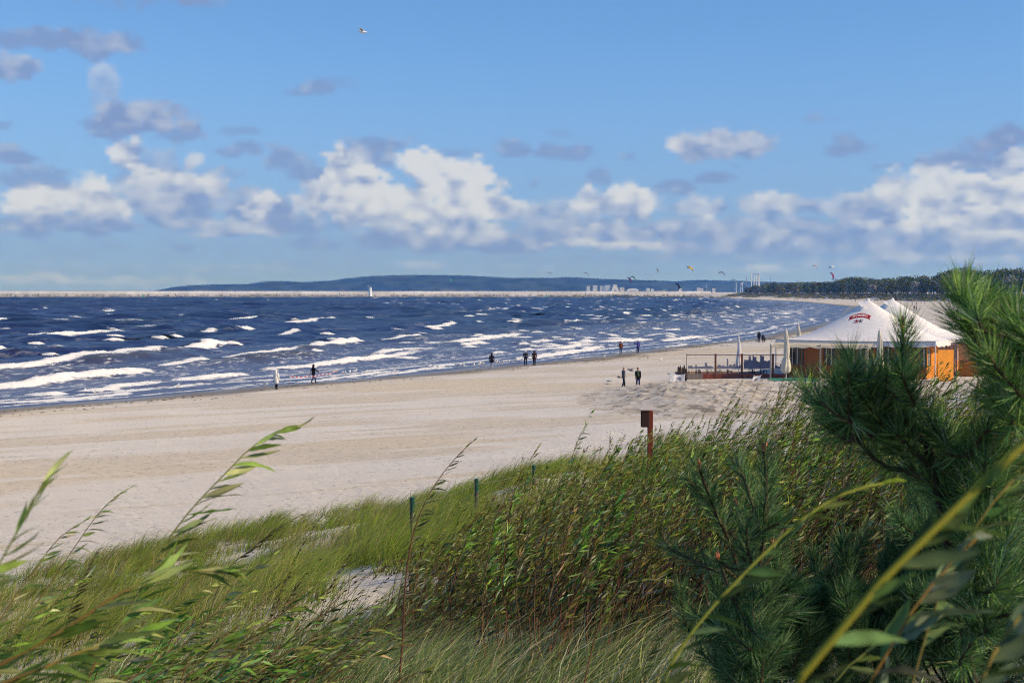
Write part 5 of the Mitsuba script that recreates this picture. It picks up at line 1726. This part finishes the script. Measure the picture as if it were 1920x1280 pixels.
for px, ytop, D, nst, lab in ((470, 1095, 5.2, 11, 'fresh green willow bush left of centre at the bottom edge'), (560, 1085, 5.6, 9, 'green willow bush right of the fresh one at the bottom edge'), (390, 1120, 4.6, 9, 'green willow bush left of the fresh one at the bottom edge'), (300, 1150, 4.9, 9, 'green willow bush below the tall near willow shoot'), (180, 1130, 4.4, 8, 'green willow bush low at the left behind the near shoots'), (60, 1150, 4.2, 8, 'green willow bush in the lower left corner')):
    xx = (px - 960) / F * D
    h = 8.9 - D * (ytop - HORIZON) / F - gz(xx, D)
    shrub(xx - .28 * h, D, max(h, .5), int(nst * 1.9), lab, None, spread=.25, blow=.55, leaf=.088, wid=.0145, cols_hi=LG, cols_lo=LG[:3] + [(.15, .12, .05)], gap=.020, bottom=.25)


# ---- near shoots, leaf by leaf
def one_leaf(r, p, d, L, W, fold, curl, up):
    t = np.linspace(0, 1, 7)
    d = norm(d)
    s = norm(np.cross(d, up))
    nn = np.cross(s, d)
    w = W * np.interp(t, [0, .07, .25, .5, .8, 1], [.10, .35, .85, 1, .55, .02]) * .5
    C = p + L * (t[:, None] * d + (curl * t ** 2)[:, None] * nn)
    wob = .06 * W * np.sin(t * 17 + r.uniform(0, 6))
    v = np.stack([C - s * w[:, None] + nn * (fold * w + wob)[:, None], C, C + s * w[:, None] + nn * (fold * w - wob)[:, None]], 1).reshape(-1, 3)
    return v, grid_faces(7, 3)


def shoot(pts, label, leaf=.085, wid=.014, n=24, rad=(.0042, .0012), cols=None, stem=((.17, .10, .03), (.16, .19, .05)), start=.15, droop=-.10, ground_ext=True, spreadout=.5, tipn=6, name='willow_shoot'):
    """pts: (photo x, photo y, depth) from low to tip."""
    r = vg
    k = thing(name, label, 'shoot')
    P = np.array([at(*q) for q in pts])
    if ground_ext:
        d = norm(P[0] - P[1])
        zg = gz(P[0][0], P[0][1])
        dz = P[0][2] - zg
        base = P[0] + np.array([d[0] * dz * .35, d[1] * dz * .3, -dz - .05])
        P = np.vstack([base, (base + P[0]) / 2 + [-.03 * dz, 0, 0], P])
    C = spline(P, 40)
    s0 = np.linalg.norm(np.diff(C, axis=0), axis=1).cumsum()
    s0 = s0 / s0[-1]
    u = np.r_[0, s0]
    R = np.interp(u, [0, 1], rad)
    h = 26
    part(k, 'lower_stem', tube(C[:h], R[:h], 7), 'bark', True, np.array(stem[0]))
    part(k, 'upper_stem', tube(C[h - 1:], R[h - 1:], 7), 'bark', True, np.array(stem[1]))
    cols = cols or LG
    lo = start if not ground_ext else np.interp(np.argmin(np.linalg.norm(C - P[2], axis=1)), np.arange(40), u) * .93 + .02
    uu = np.r_[np.linspace(lo, .93, n), np.linspace(.94, 1.0, tipn)]
    for q, ui in enumerate(uu):
        p = np.array([np.interp(ui, u, C[:, j]) for j in range(3)])
        tg = norm(np.array([np.interp(min(ui + .03, 1), u, C[:, j]) - np.interp(max(ui - .03, 0), u, C[:, j]) for j in range(3)]))
        side = (-1) ** q
        tip = ui > .935
        d = tg * (1.6 if tip else .55) + WIND * r.uniform(.55, 1.0) * (.45 if tip else 1) + np.array([0, side * r.uniform(.1, spreadout), droop + r.normal(0, .13)]) + r.normal(0, .10, 3)
        L = leaf * (r.uniform(.55, .9) if tip else r.uniform(.75, 1.2)) * np.interp(ui, [lo, lo + .15, .9, 1], [.8, 1, .85, .55])
        v, f = one_leaf(r, p, d, L, wid * r.uniform(.75, 1.15) * (.7 if tip else 1), r.uniform(.15, .8), r.normal(0, .30), np.array([0, 0, 1.]) + r.normal(0, .55, 3))
        col = tones(r, cols, 1, .15)[0] * (1.25 if tip else 1)
        tn = (np.array([.94, 1.32, 1.0])[None] * (1 + .13 * r.normal(size=(7, 1))) * np.linspace(1.08, .92, 7)[:, None]).ravel()
        part(k, 'leaf', (v, f), 'leaf', True, np.clip(col, 0, .9), tone=tn)
    return k


shoot([(165, 1270, 2.5), (250, 1130, 2.55), (330, 990, 2.6), (420, 890, 2.65), (490, 825, 2.7), (550, 803, 2.75)], 'tall near willow shoot leaning right, its tip against the pale sand', n=26, leaf=.105, wid=.018)
shoot([(-60, 1120, 1.5), (-10, 1070, 1.52), (30, 1000, 1.55), (60, 945, 1.58), (82, 902, 1.6)], 'blurred near willow shoot cut by the left edge', n=10, leaf=.06, wid=.011, tipn=8, stem=((.10, .12, .05), (.12, .16, .06)), spreadout=.3)
shoot([(-40, 1230, 3.1), (20, 1130, 3.15), (70, 1060, 3.2), (120, 1000, 3.2), (190, 962, 3.25)], 'slender brown willow shoot at the left, left one of two side by side', n=22, leaf=.055, wid=.009, rad=(.003, .001), stem=((.17, .08, .035), (.15, .11, .04)), spreadout=.3)
shoot([(20, 1210, 3.3), (90, 1100, 3.35), (150, 1010, 3.4), (200, 945, 3.4), (242, 915, 3.45)], 'slender brown willow shoot at the left, right one of two side by side', n=24, leaf=.06, wid=.0095, rad=(.003, .001), stem=((.16, .07, .03), (.15, .11, .04)), spreadout=.3)
shoot([(120, 1200, 4.0), (135, 1130, 4.0), (158, 1080, 4.0), (182, 1033, 4.05)], 'short dark willow shoot with shrivelled leaves at the left', n=18, leaf=.05, wid=.010, rad=(.003, .001), cols=[(.05, .05, .025), (.07, .07, .03)], stem=((.07, .05, .03), (.08, .07, .04)), spreadout=.25)
shoot([(756, 1180, 6.0), (758, 1120, 6.0), (768, 1030, 6.0), (795, 945, 6.0), (840, 875, 6.05), (886, 828, 6.1)], 'tall red-stemmed willow shoot before the fence stakes with leaves blown to the right', n=34, leaf=.085, wid=.014, rad=(.006, .0016), stem=((.13, .05, .035), (.15, .075, .045)), cols=[(.07, .095, .04), (.12, .15, .065), (.17, .20, .10), (.055, .07, .03)], spreadout=.25, tipn=3)
shoot([(430, 1062, 4.6), (470, 1030, 4.6), (520, 990, 4.6), (562, 966, 4.65)], 'dark bent willow twig before the grass, lower left of the sand patch', n=16, leaf=.05, wid=.009, rad=(.0028, .001), cols=[(.045, .05, .025), (.06, .07, .03)], stem=((.06, .045, .03), (.07, .06, .035)), spreadout=.2)
rs = np.random.default_rng(15)
for q, (px, py, D, w) in enumerate(((20, 1190, 3.0, 'far left'), (110, 1120, 3.6, 'second from the left'), (225, 1165, 3.3, 'below the tall near shoot'), (330, 1135, 3.7, 'right of the tall near shoot'), (450, 1085, 4.2, 'before the marram tussocks'), (530, 1150, 4.0, 'left of the sand patch'), (610, 1190, 4.3, 'below the sand patch'), (160, 1230, 2.7, 'lowest, before the tall near one'), (400, 1215, 3.4, 'left of the red-stemmed one'), (290, 1080, 4.4, 'behind the tall near shoot'))):
    dx = rs.uniform(70, 120)
    shoot([(px - dx, py + 150, D), (px - dx * .55, py + 70, D), (px, py, D), (px + dx * .7, py - rs.uniform(20, 50), D + .05)], 'leafy green willow shoot, lower left, ' + w, n=int(rs.uniform(20, 30)), leaf=.085, wid=.0135, rad=(.0034, .001), stem=((.18, .08, .03), (.17, .14, .04)), spreadout=.45)
# lower left, close to the lens
shoot([(-80, 1290, 2.0), (10, 1240, 2.0), (120, 1180, 2.02), (230, 1110, 2.05), (330, 1070, 2.1), (430, 1072, 2.1)], 'close leafy willow branch along the lower left with broad blurred leaves', n=22, leaf=.105, wid=.019, stem=((.19, .12, .03), (.19, .19, .04)), ground_ext=False, start=.05, droop=0.02)
shoot([(-40, 1300, 1.9), (60, 1260, 1.9), (170, 1215, 1.95), (260, 1190, 2.0)], 'close leafy willow branch in the lower left corner', n=15, leaf=.095, wid=.018, stem=((.19, .12, .03), (.19, .17, .04)), ground_ext=False, start=.05, droop=0.0)
for q, (a, b, c, D, lab) in enumerate((((400, 1290), (500, 1180), (600, 1090), 4.4, 'green willow shoot with bright leaves at the bottom, left of the sand patch'), ((300, 1290), (360, 1190), (470, 1110), 4.0, 'green willow shoot at the bottom below the tall near one'), ((250, 1290), (330, 1220), (420, 1160), 3.8, 'short green willow shoot at the bottom, left of centre'))):
    shoot([(*a, D), (*b, D), ((b[0] + c[0]) / 2, (b[1] + c[1]) / 2 - 8, D), (*c, D + .05)], lab, n=24, leaf=.072, wid=.0115, rad=(.0035, .001), stem=((.20, .07, .03), (.17, .12, .04)), spreadout=.4)
shoot([(1125, 1165, 4.6), (1150, 1120, 4.6), (1185, 1090, 4.6), (1230, 1085, 4.65), (1300, 1108, 4.7)], 'arched willow shoot with pale leaves before the dark foot of the thicket', n=14, leaf=.06, wid=.011, rad=(.004, .001), stem=((.20, .07, .04), (.18, .17, .09)), cols=[(.14, .19, .05), (.19, .23, .09), (.10, .15, .06)], spreadout=.3)
shoot([(1200, 1280, 4.4), (1215, 1230, 4.4), (1245, 1180, 4.4), (1290, 1150, 4.45)], 'small yellowing willow shoot at the bottom right of the long grass', n=12, leaf=.05, wid=.010, rad=(.003, .001), stem=((.17, .09, .05), (.2, .17, .07)), cols=[(.22, .22, .06), (.14, .17, .05), (.26, .20, .06)], spreadout=.35)
shoot([(975, 1285, 4.6), (1000, 1240, 4.6), (1015, 1200, 4.6), (1035, 1170, 4.6)], 'small willow sprig with broad grey green leaves in the long grass', n=7, leaf=.075, wid=.013, rad=(.003, .001), cols=[(.12, .16, .08), (.16, .20, .11)], spreadout=.4)
YL = [(.20, .255, .035), (.16, .215, .035), (.24, .28, .06)]
GL = [(.075, .13, .035), (.10, .16, .05), (.13, .19, .075), (.06, .105, .035)]
shoot([(1235, 1290, 1.55), (1300, 1180, 1.56), (1400, 1070, 1.58), (1490, 985, 1.6), (1580, 925, 1.62), (1672, 903, 1.65)], 'yellow green willow shoot rising from the bottom right, the tip pale and sharp', n=15, leaf=.062, wid=.015, rad=(.0044, .0016), stem=((.22, .145, .02), (.22, .25, .035)), cols=GL + YL[:1], start=.30, spreadout=.55)
shoot([(1480, 1300, .92), (1560, 1200, .92), (1660, 1080, .93), (1760, 985, .94), (1850, 895, .95), (1960, 800, .96)], 'thick blurred yellow willow shoot crossing the lower right corner', n=12, leaf=.065, wid=.017, rad=(.0046, .0028), stem=((.25, .155, .015), (.25, .26, .025)), cols=GL, start=.30, spreadout=.5)
shoot([(1620, 1300, 1.35), (1660, 1230, 1.35), (1720, 1130, 1.36), (1780, 1060, 1.38), (1830, 1010, 1.4)], 'red-stemmed willow shoot with large grey green leaves at the lower right', n=11, leaf=.085, wid=.024, rad=(.0036, .0014), stem=((.21, .055, .02), (.24, .15, .03)), cols=[(.13, .18, .10), (.10, .16, .06), (.17, .22, .13)], start=.3, spreadout=.6)
shoot([(1830, 1300, 1.1), (1860, 1230, 1.1), (1900, 1170, 1.12), (1990, 1060, 1.15)], 'blurred willow shoot with broad pale leaves at the right edge', n=8, leaf=.08, wid=.022, rad=(.0034, .0016), stem=((.24, .14, .03), (.24, .2, .04)), cols=[(.14, .19, .10), (.11, .17, .06)], start=.3, spreadout=.6)
shoot([(1550, 1300, 1.75), (1600, 1240, 1.75), (1650, 1205, 1.76), (1695, 1178, 1.78)], 'thin light green willow shoot low at the bottom right', n=9, leaf=.055, wid=.014, rad=(.0026, .0012), stem=((.20, .21, .04), (.22, .25, .06)), cols=GL, spreadout=.5)
shoot([(1760, 1120, 1.5), (1800, 1040, 1.5), (1840, 970, 1.5), (1900, 900, 1.52), (1980, 860, 1.55)], 'thin orange-stemmed willow shoot at the right edge', n=10, leaf=.07, wid=.017, rad=(.0026, .0012), stem=((.26, .14, .03), (.24, .2, .04)), cols=GL, spreadout=.6)
shoot([(1830, 850, 3.2), (1828, 780, 3.2), (1835, 700, 3.2), (1838, 650, 3.2), (1858, 622, 3.2)], 'dark green willow twig before the orange kiosk', n=9, leaf=.085, wid=.022, rad=(.003, .0012), cols=[(.06, .10, .03), (.10, .15, .05)], stem=((.12, .12, .04), (.12, .14, .05)), spreadout=.4)

# ---- pines
NG = [(.125, .27, .065), (.19, .35, .08), (.28, .44, .12), (.08, .18, .05), (.34, .45, .22)]  # sunlit look and pale highlights put into the needle colours
NB = [(.060, .16, .055), (.10, .21, .075), (.15, .28, .11), (.038, .095, .036), (.23, .33, .17)]  # darker copy for the shaded pines, shade put into the colour


def needles(r, C, u0, dens, nl, cols, ang=(.45, .95), wid=.0019, tipward=.35):
    """Paired needles along the axis C (m,3) from u0 to its tip."""
    seg = np.linalg.norm(np.diff(C, axis=0), axis=1)
    L = seg.sum()
    u = np.r_[0, seg.cumsum() / L]
    n = int(L * (1 - u0) * dens)
    q = u0 + (1 - u0) * r.uniform(0, 1, n) ** .85
    p = np.stack([np.interp(q, u, C[:, j]) for j in range(3)], -1)
    tg = norm(np.stack([np.interp(np.minimum(q + .04, 1), u, C[:, j]) - np.interp(np.maximum(q - .04, 0), u, C[:, j]) for j in range(3)], -1))
    s = norm(np.cross(tg, r.normal(size=(n, 3))))
    a = r.uniform(ang[0], ang[1], n) * np.interp(q, [0, .9, 1], [1.1, 1, .7])
    d = norm(tg * np.cos(a)[:, None] + s * np.sin(a)[:, None] + WIND * .10)
    ln = nl * r.uniform(.7, 1.15, n)
    t = np.array([0, .55, 1.0])
    P = p[:, None] + ln[:, None, None] * (t[None, :, None] * d[:, None] + (t ** 2)[None, :, None] * (tg * tipward * .35 + WIND * .05 + [0, 0, .06])[:, None])
    w = norm(np.cross(d, r.normal(size=(n, 3)))) * wid * .5
    S = w[:, None] * np.array([.8, 1, .12])[None, :, None]
    return ribbons(P, S, tones(r, cols, n, .2)[:, None])


def pine(label, base_px, branches, D, cols, dens=1500, nl=.062):
    """branches: lists of photo points (x, y) or (x, y, depth) from inside to tip; True at the end gives the tip buds, 'twig' at the start marks a side shoot."""
    r = vg
    k = thing('young_pine', label, 'pine')
    root = np.array([(base_px - 960) / F * D, D, 0.])
    root[2] = gz(root[0], root[1]) - .1
    made = []
    for br in branches:
        bud, twig = br[-1] is True, br[0] == 'twig'
        pts = [q for q in br if q is not True and q != 'twig']
        P = np.array([at(q[0], q[1], q[2] if len(q) > 2 else D) for q in pts])
        P[:, 1] += np.linspace(0, r.normal(0, .10), len(P))
        made.append((P, bud, twig))
    m = np.mean([P[0] for P, _, tw in made if not tw], 0)
    T_ = spline([root, root * .5 + m * .5 + [.03, 0, 0], m + [0, 0, .05]], 16)
    part(k, 'trunk', tube(T_, np.linspace(.015 if D < 3.5 else .013, .009, 16), 10), 'bark', True, np.array([.035, .025, .018]))
    frame = [T_[5:]]
    for P, bud, twig in sorted(made, key=lambda q: q[2]):
        A_ = np.concatenate(frame)
        dist = np.linalg.norm(A_ - P[0], axis=1) + (0 if twig else 1.2) * np.clip(A_[:, 2] - P[0][2] + .03, 0, 9)
        g_ = A_[np.argmin(dist)]
        gap = np.linalg.norm(g_ - P[0])
        if twig and gap > .30:
            continue
        if gap > .03:
            P = np.vstack([g_, g_ * .45 + P[0] * .55 + [0, 0, -.12 * gap], P])
        C = spline(P, 18)
        L = np.linalg.norm(np.diff(C, axis=0), axis=1).sum()
        R = np.linspace(.0045 if twig else .0075, .0030 if twig else .0040, 18)
        b = part(k, 'branch', tube(C, R, 6), 'bark', True, np.array([.085, .055, .035]) * r.uniform(.7, 1.15))
        v, f, c = needles(r, C, max(.08, 1 - .30 / L), dens, nl, cols)
        part(b, 'needles', (v, f), 'needle', False, c, stuff=True)
        if not twig:
            frame.append(C[2:-3])
        if bud:
            for q in range(r.integers(2, 5)):
                dd = norm(C[-1] - C[-3]) + r.normal(0, .28, 3)
                e = C[-1] + norm(dd) * r.uniform(.018, .032)
                part(b, 'bud', tube([C[-1] - norm(dd) * .004, (C[-1] * .5 + e * .5), e], [.0042, .0062, .001], 7), 'bark', True, np.array([.50, .20, .11]) * r.uniform(.8, 1.15))
    return k


def fan(r, cx, cy, n, rx, ry, L, tilt=0., bud=.3, D=None):
    """n shoots scattered over an area of the crown, pointing up and out."""
    out = []
    for q in range(n):
        x, y = cx + r.uniform(-rx, rx), cy + r.uniform(-ry, ry)
        a = tilt + r.normal(0, .5) + .5 * (x - cx) / max(rx, 1)
        l = L * r.uniform(.7, 1.2)
        e = (D + r.normal(0, .12),) if D else ()
        br = ['twig', (x - math.sin(a) * l * .5, y + math.cos(a) * l * .5) + e, (x, y) + e, (x + math.sin(a + .12) * l * .5, y - math.cos(a + .12) * l * .5) + e]
        if r.uniform() < bud:
            br.append(True)
        out.append(br)
    return out


pine('young pine at the right edge, its bright upright shoot rising over the far forest', 1960,
     [[(1912, 770), (1855, 680), (1824, 612), (1806, 556)], [(1940, 740), (1905, 650), (1880, 590)], [(1970, 720), (1935, 640), (1915, 575)], [(1960, 790), (1915, 715), (1890, 660)], [(1870, 690), (1832, 635), (1802, 596)], [(1950, 820), (1900, 770), (1862, 740)],
      [(1990, 780), (1960, 680), (1955, 590)]] + fan(vg, 1915, 690, 20, 45, 70, 110, -.15, 0., 2.7) + fan(vg, 1838, 580, 4, 22, 26, 80, -.1, 0., 2.65), 2.65, NG, 1550, .072)
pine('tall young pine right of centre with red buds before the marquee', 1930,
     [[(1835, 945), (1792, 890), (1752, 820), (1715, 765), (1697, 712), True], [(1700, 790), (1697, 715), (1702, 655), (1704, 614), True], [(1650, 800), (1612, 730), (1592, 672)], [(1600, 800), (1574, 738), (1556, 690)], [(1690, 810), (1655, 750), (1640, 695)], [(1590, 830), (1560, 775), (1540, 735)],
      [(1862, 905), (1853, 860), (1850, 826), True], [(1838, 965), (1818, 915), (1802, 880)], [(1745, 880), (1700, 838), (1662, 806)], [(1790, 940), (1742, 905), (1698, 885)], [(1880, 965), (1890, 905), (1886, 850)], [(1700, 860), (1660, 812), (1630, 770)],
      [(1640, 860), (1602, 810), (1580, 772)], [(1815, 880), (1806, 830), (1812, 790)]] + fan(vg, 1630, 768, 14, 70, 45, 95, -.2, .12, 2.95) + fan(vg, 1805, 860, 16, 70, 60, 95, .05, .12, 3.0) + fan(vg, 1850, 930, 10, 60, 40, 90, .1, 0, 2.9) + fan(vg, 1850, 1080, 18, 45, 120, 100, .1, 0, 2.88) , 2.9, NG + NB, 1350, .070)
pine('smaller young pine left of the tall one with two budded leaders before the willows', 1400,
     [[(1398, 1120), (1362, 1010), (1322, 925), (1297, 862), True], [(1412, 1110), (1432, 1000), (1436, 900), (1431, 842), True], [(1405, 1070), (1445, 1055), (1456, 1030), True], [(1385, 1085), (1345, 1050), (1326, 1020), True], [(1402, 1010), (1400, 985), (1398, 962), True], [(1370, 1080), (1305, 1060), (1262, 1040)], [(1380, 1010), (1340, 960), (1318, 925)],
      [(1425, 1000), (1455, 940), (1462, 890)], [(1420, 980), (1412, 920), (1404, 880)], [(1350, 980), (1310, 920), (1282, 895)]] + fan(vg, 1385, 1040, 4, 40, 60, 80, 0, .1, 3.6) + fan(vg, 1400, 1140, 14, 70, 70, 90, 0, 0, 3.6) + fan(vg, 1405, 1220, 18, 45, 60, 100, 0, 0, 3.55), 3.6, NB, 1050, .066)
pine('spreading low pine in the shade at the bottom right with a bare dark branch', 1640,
     [[(1640, 1200), (1560, 1140), (1500, 1100), (1462, 1078)], [(1640, 1260), (1540, 1220), (1440, 1200), (1360, 1190)], [(1650, 1210), (1740, 1150), (1820, 1090), (1880, 1040)], [(1650, 1260), (1760, 1230), (1880, 1200)], [(1640, 1190), (1650, 1120), (1660, 1060)], [(1560, 1270), (1480, 1260), (1400, 1260)], [(1760, 1150), (1780, 1080), (1790, 1020)], [(1600, 1170), (1568, 1110), (1545, 1070)], [(1580, 1100), (1575, 1050), (1568, 1005)], [(1620, 1130), (1605, 1085), (1600, 1050)]] + fan(vg, 1440, 1200, 40, 170, 80, 105, -.1, 0, 4.0) + fan(vg, 1640, 1130, 30, 130, 90, 100, 0, .05, 4.0) + fan(vg, 1820, 1070, 40, 120, 120, 105, .1, 0, 3.9) + fan(vg, 1760, 1220, 44, 200, 80, 105, 0, 0, 3.8) + fan(vg, 1870, 1120, 16, 70, 120, 105, 0, 0, 2.75), 4.0, NB, 1500, .070)
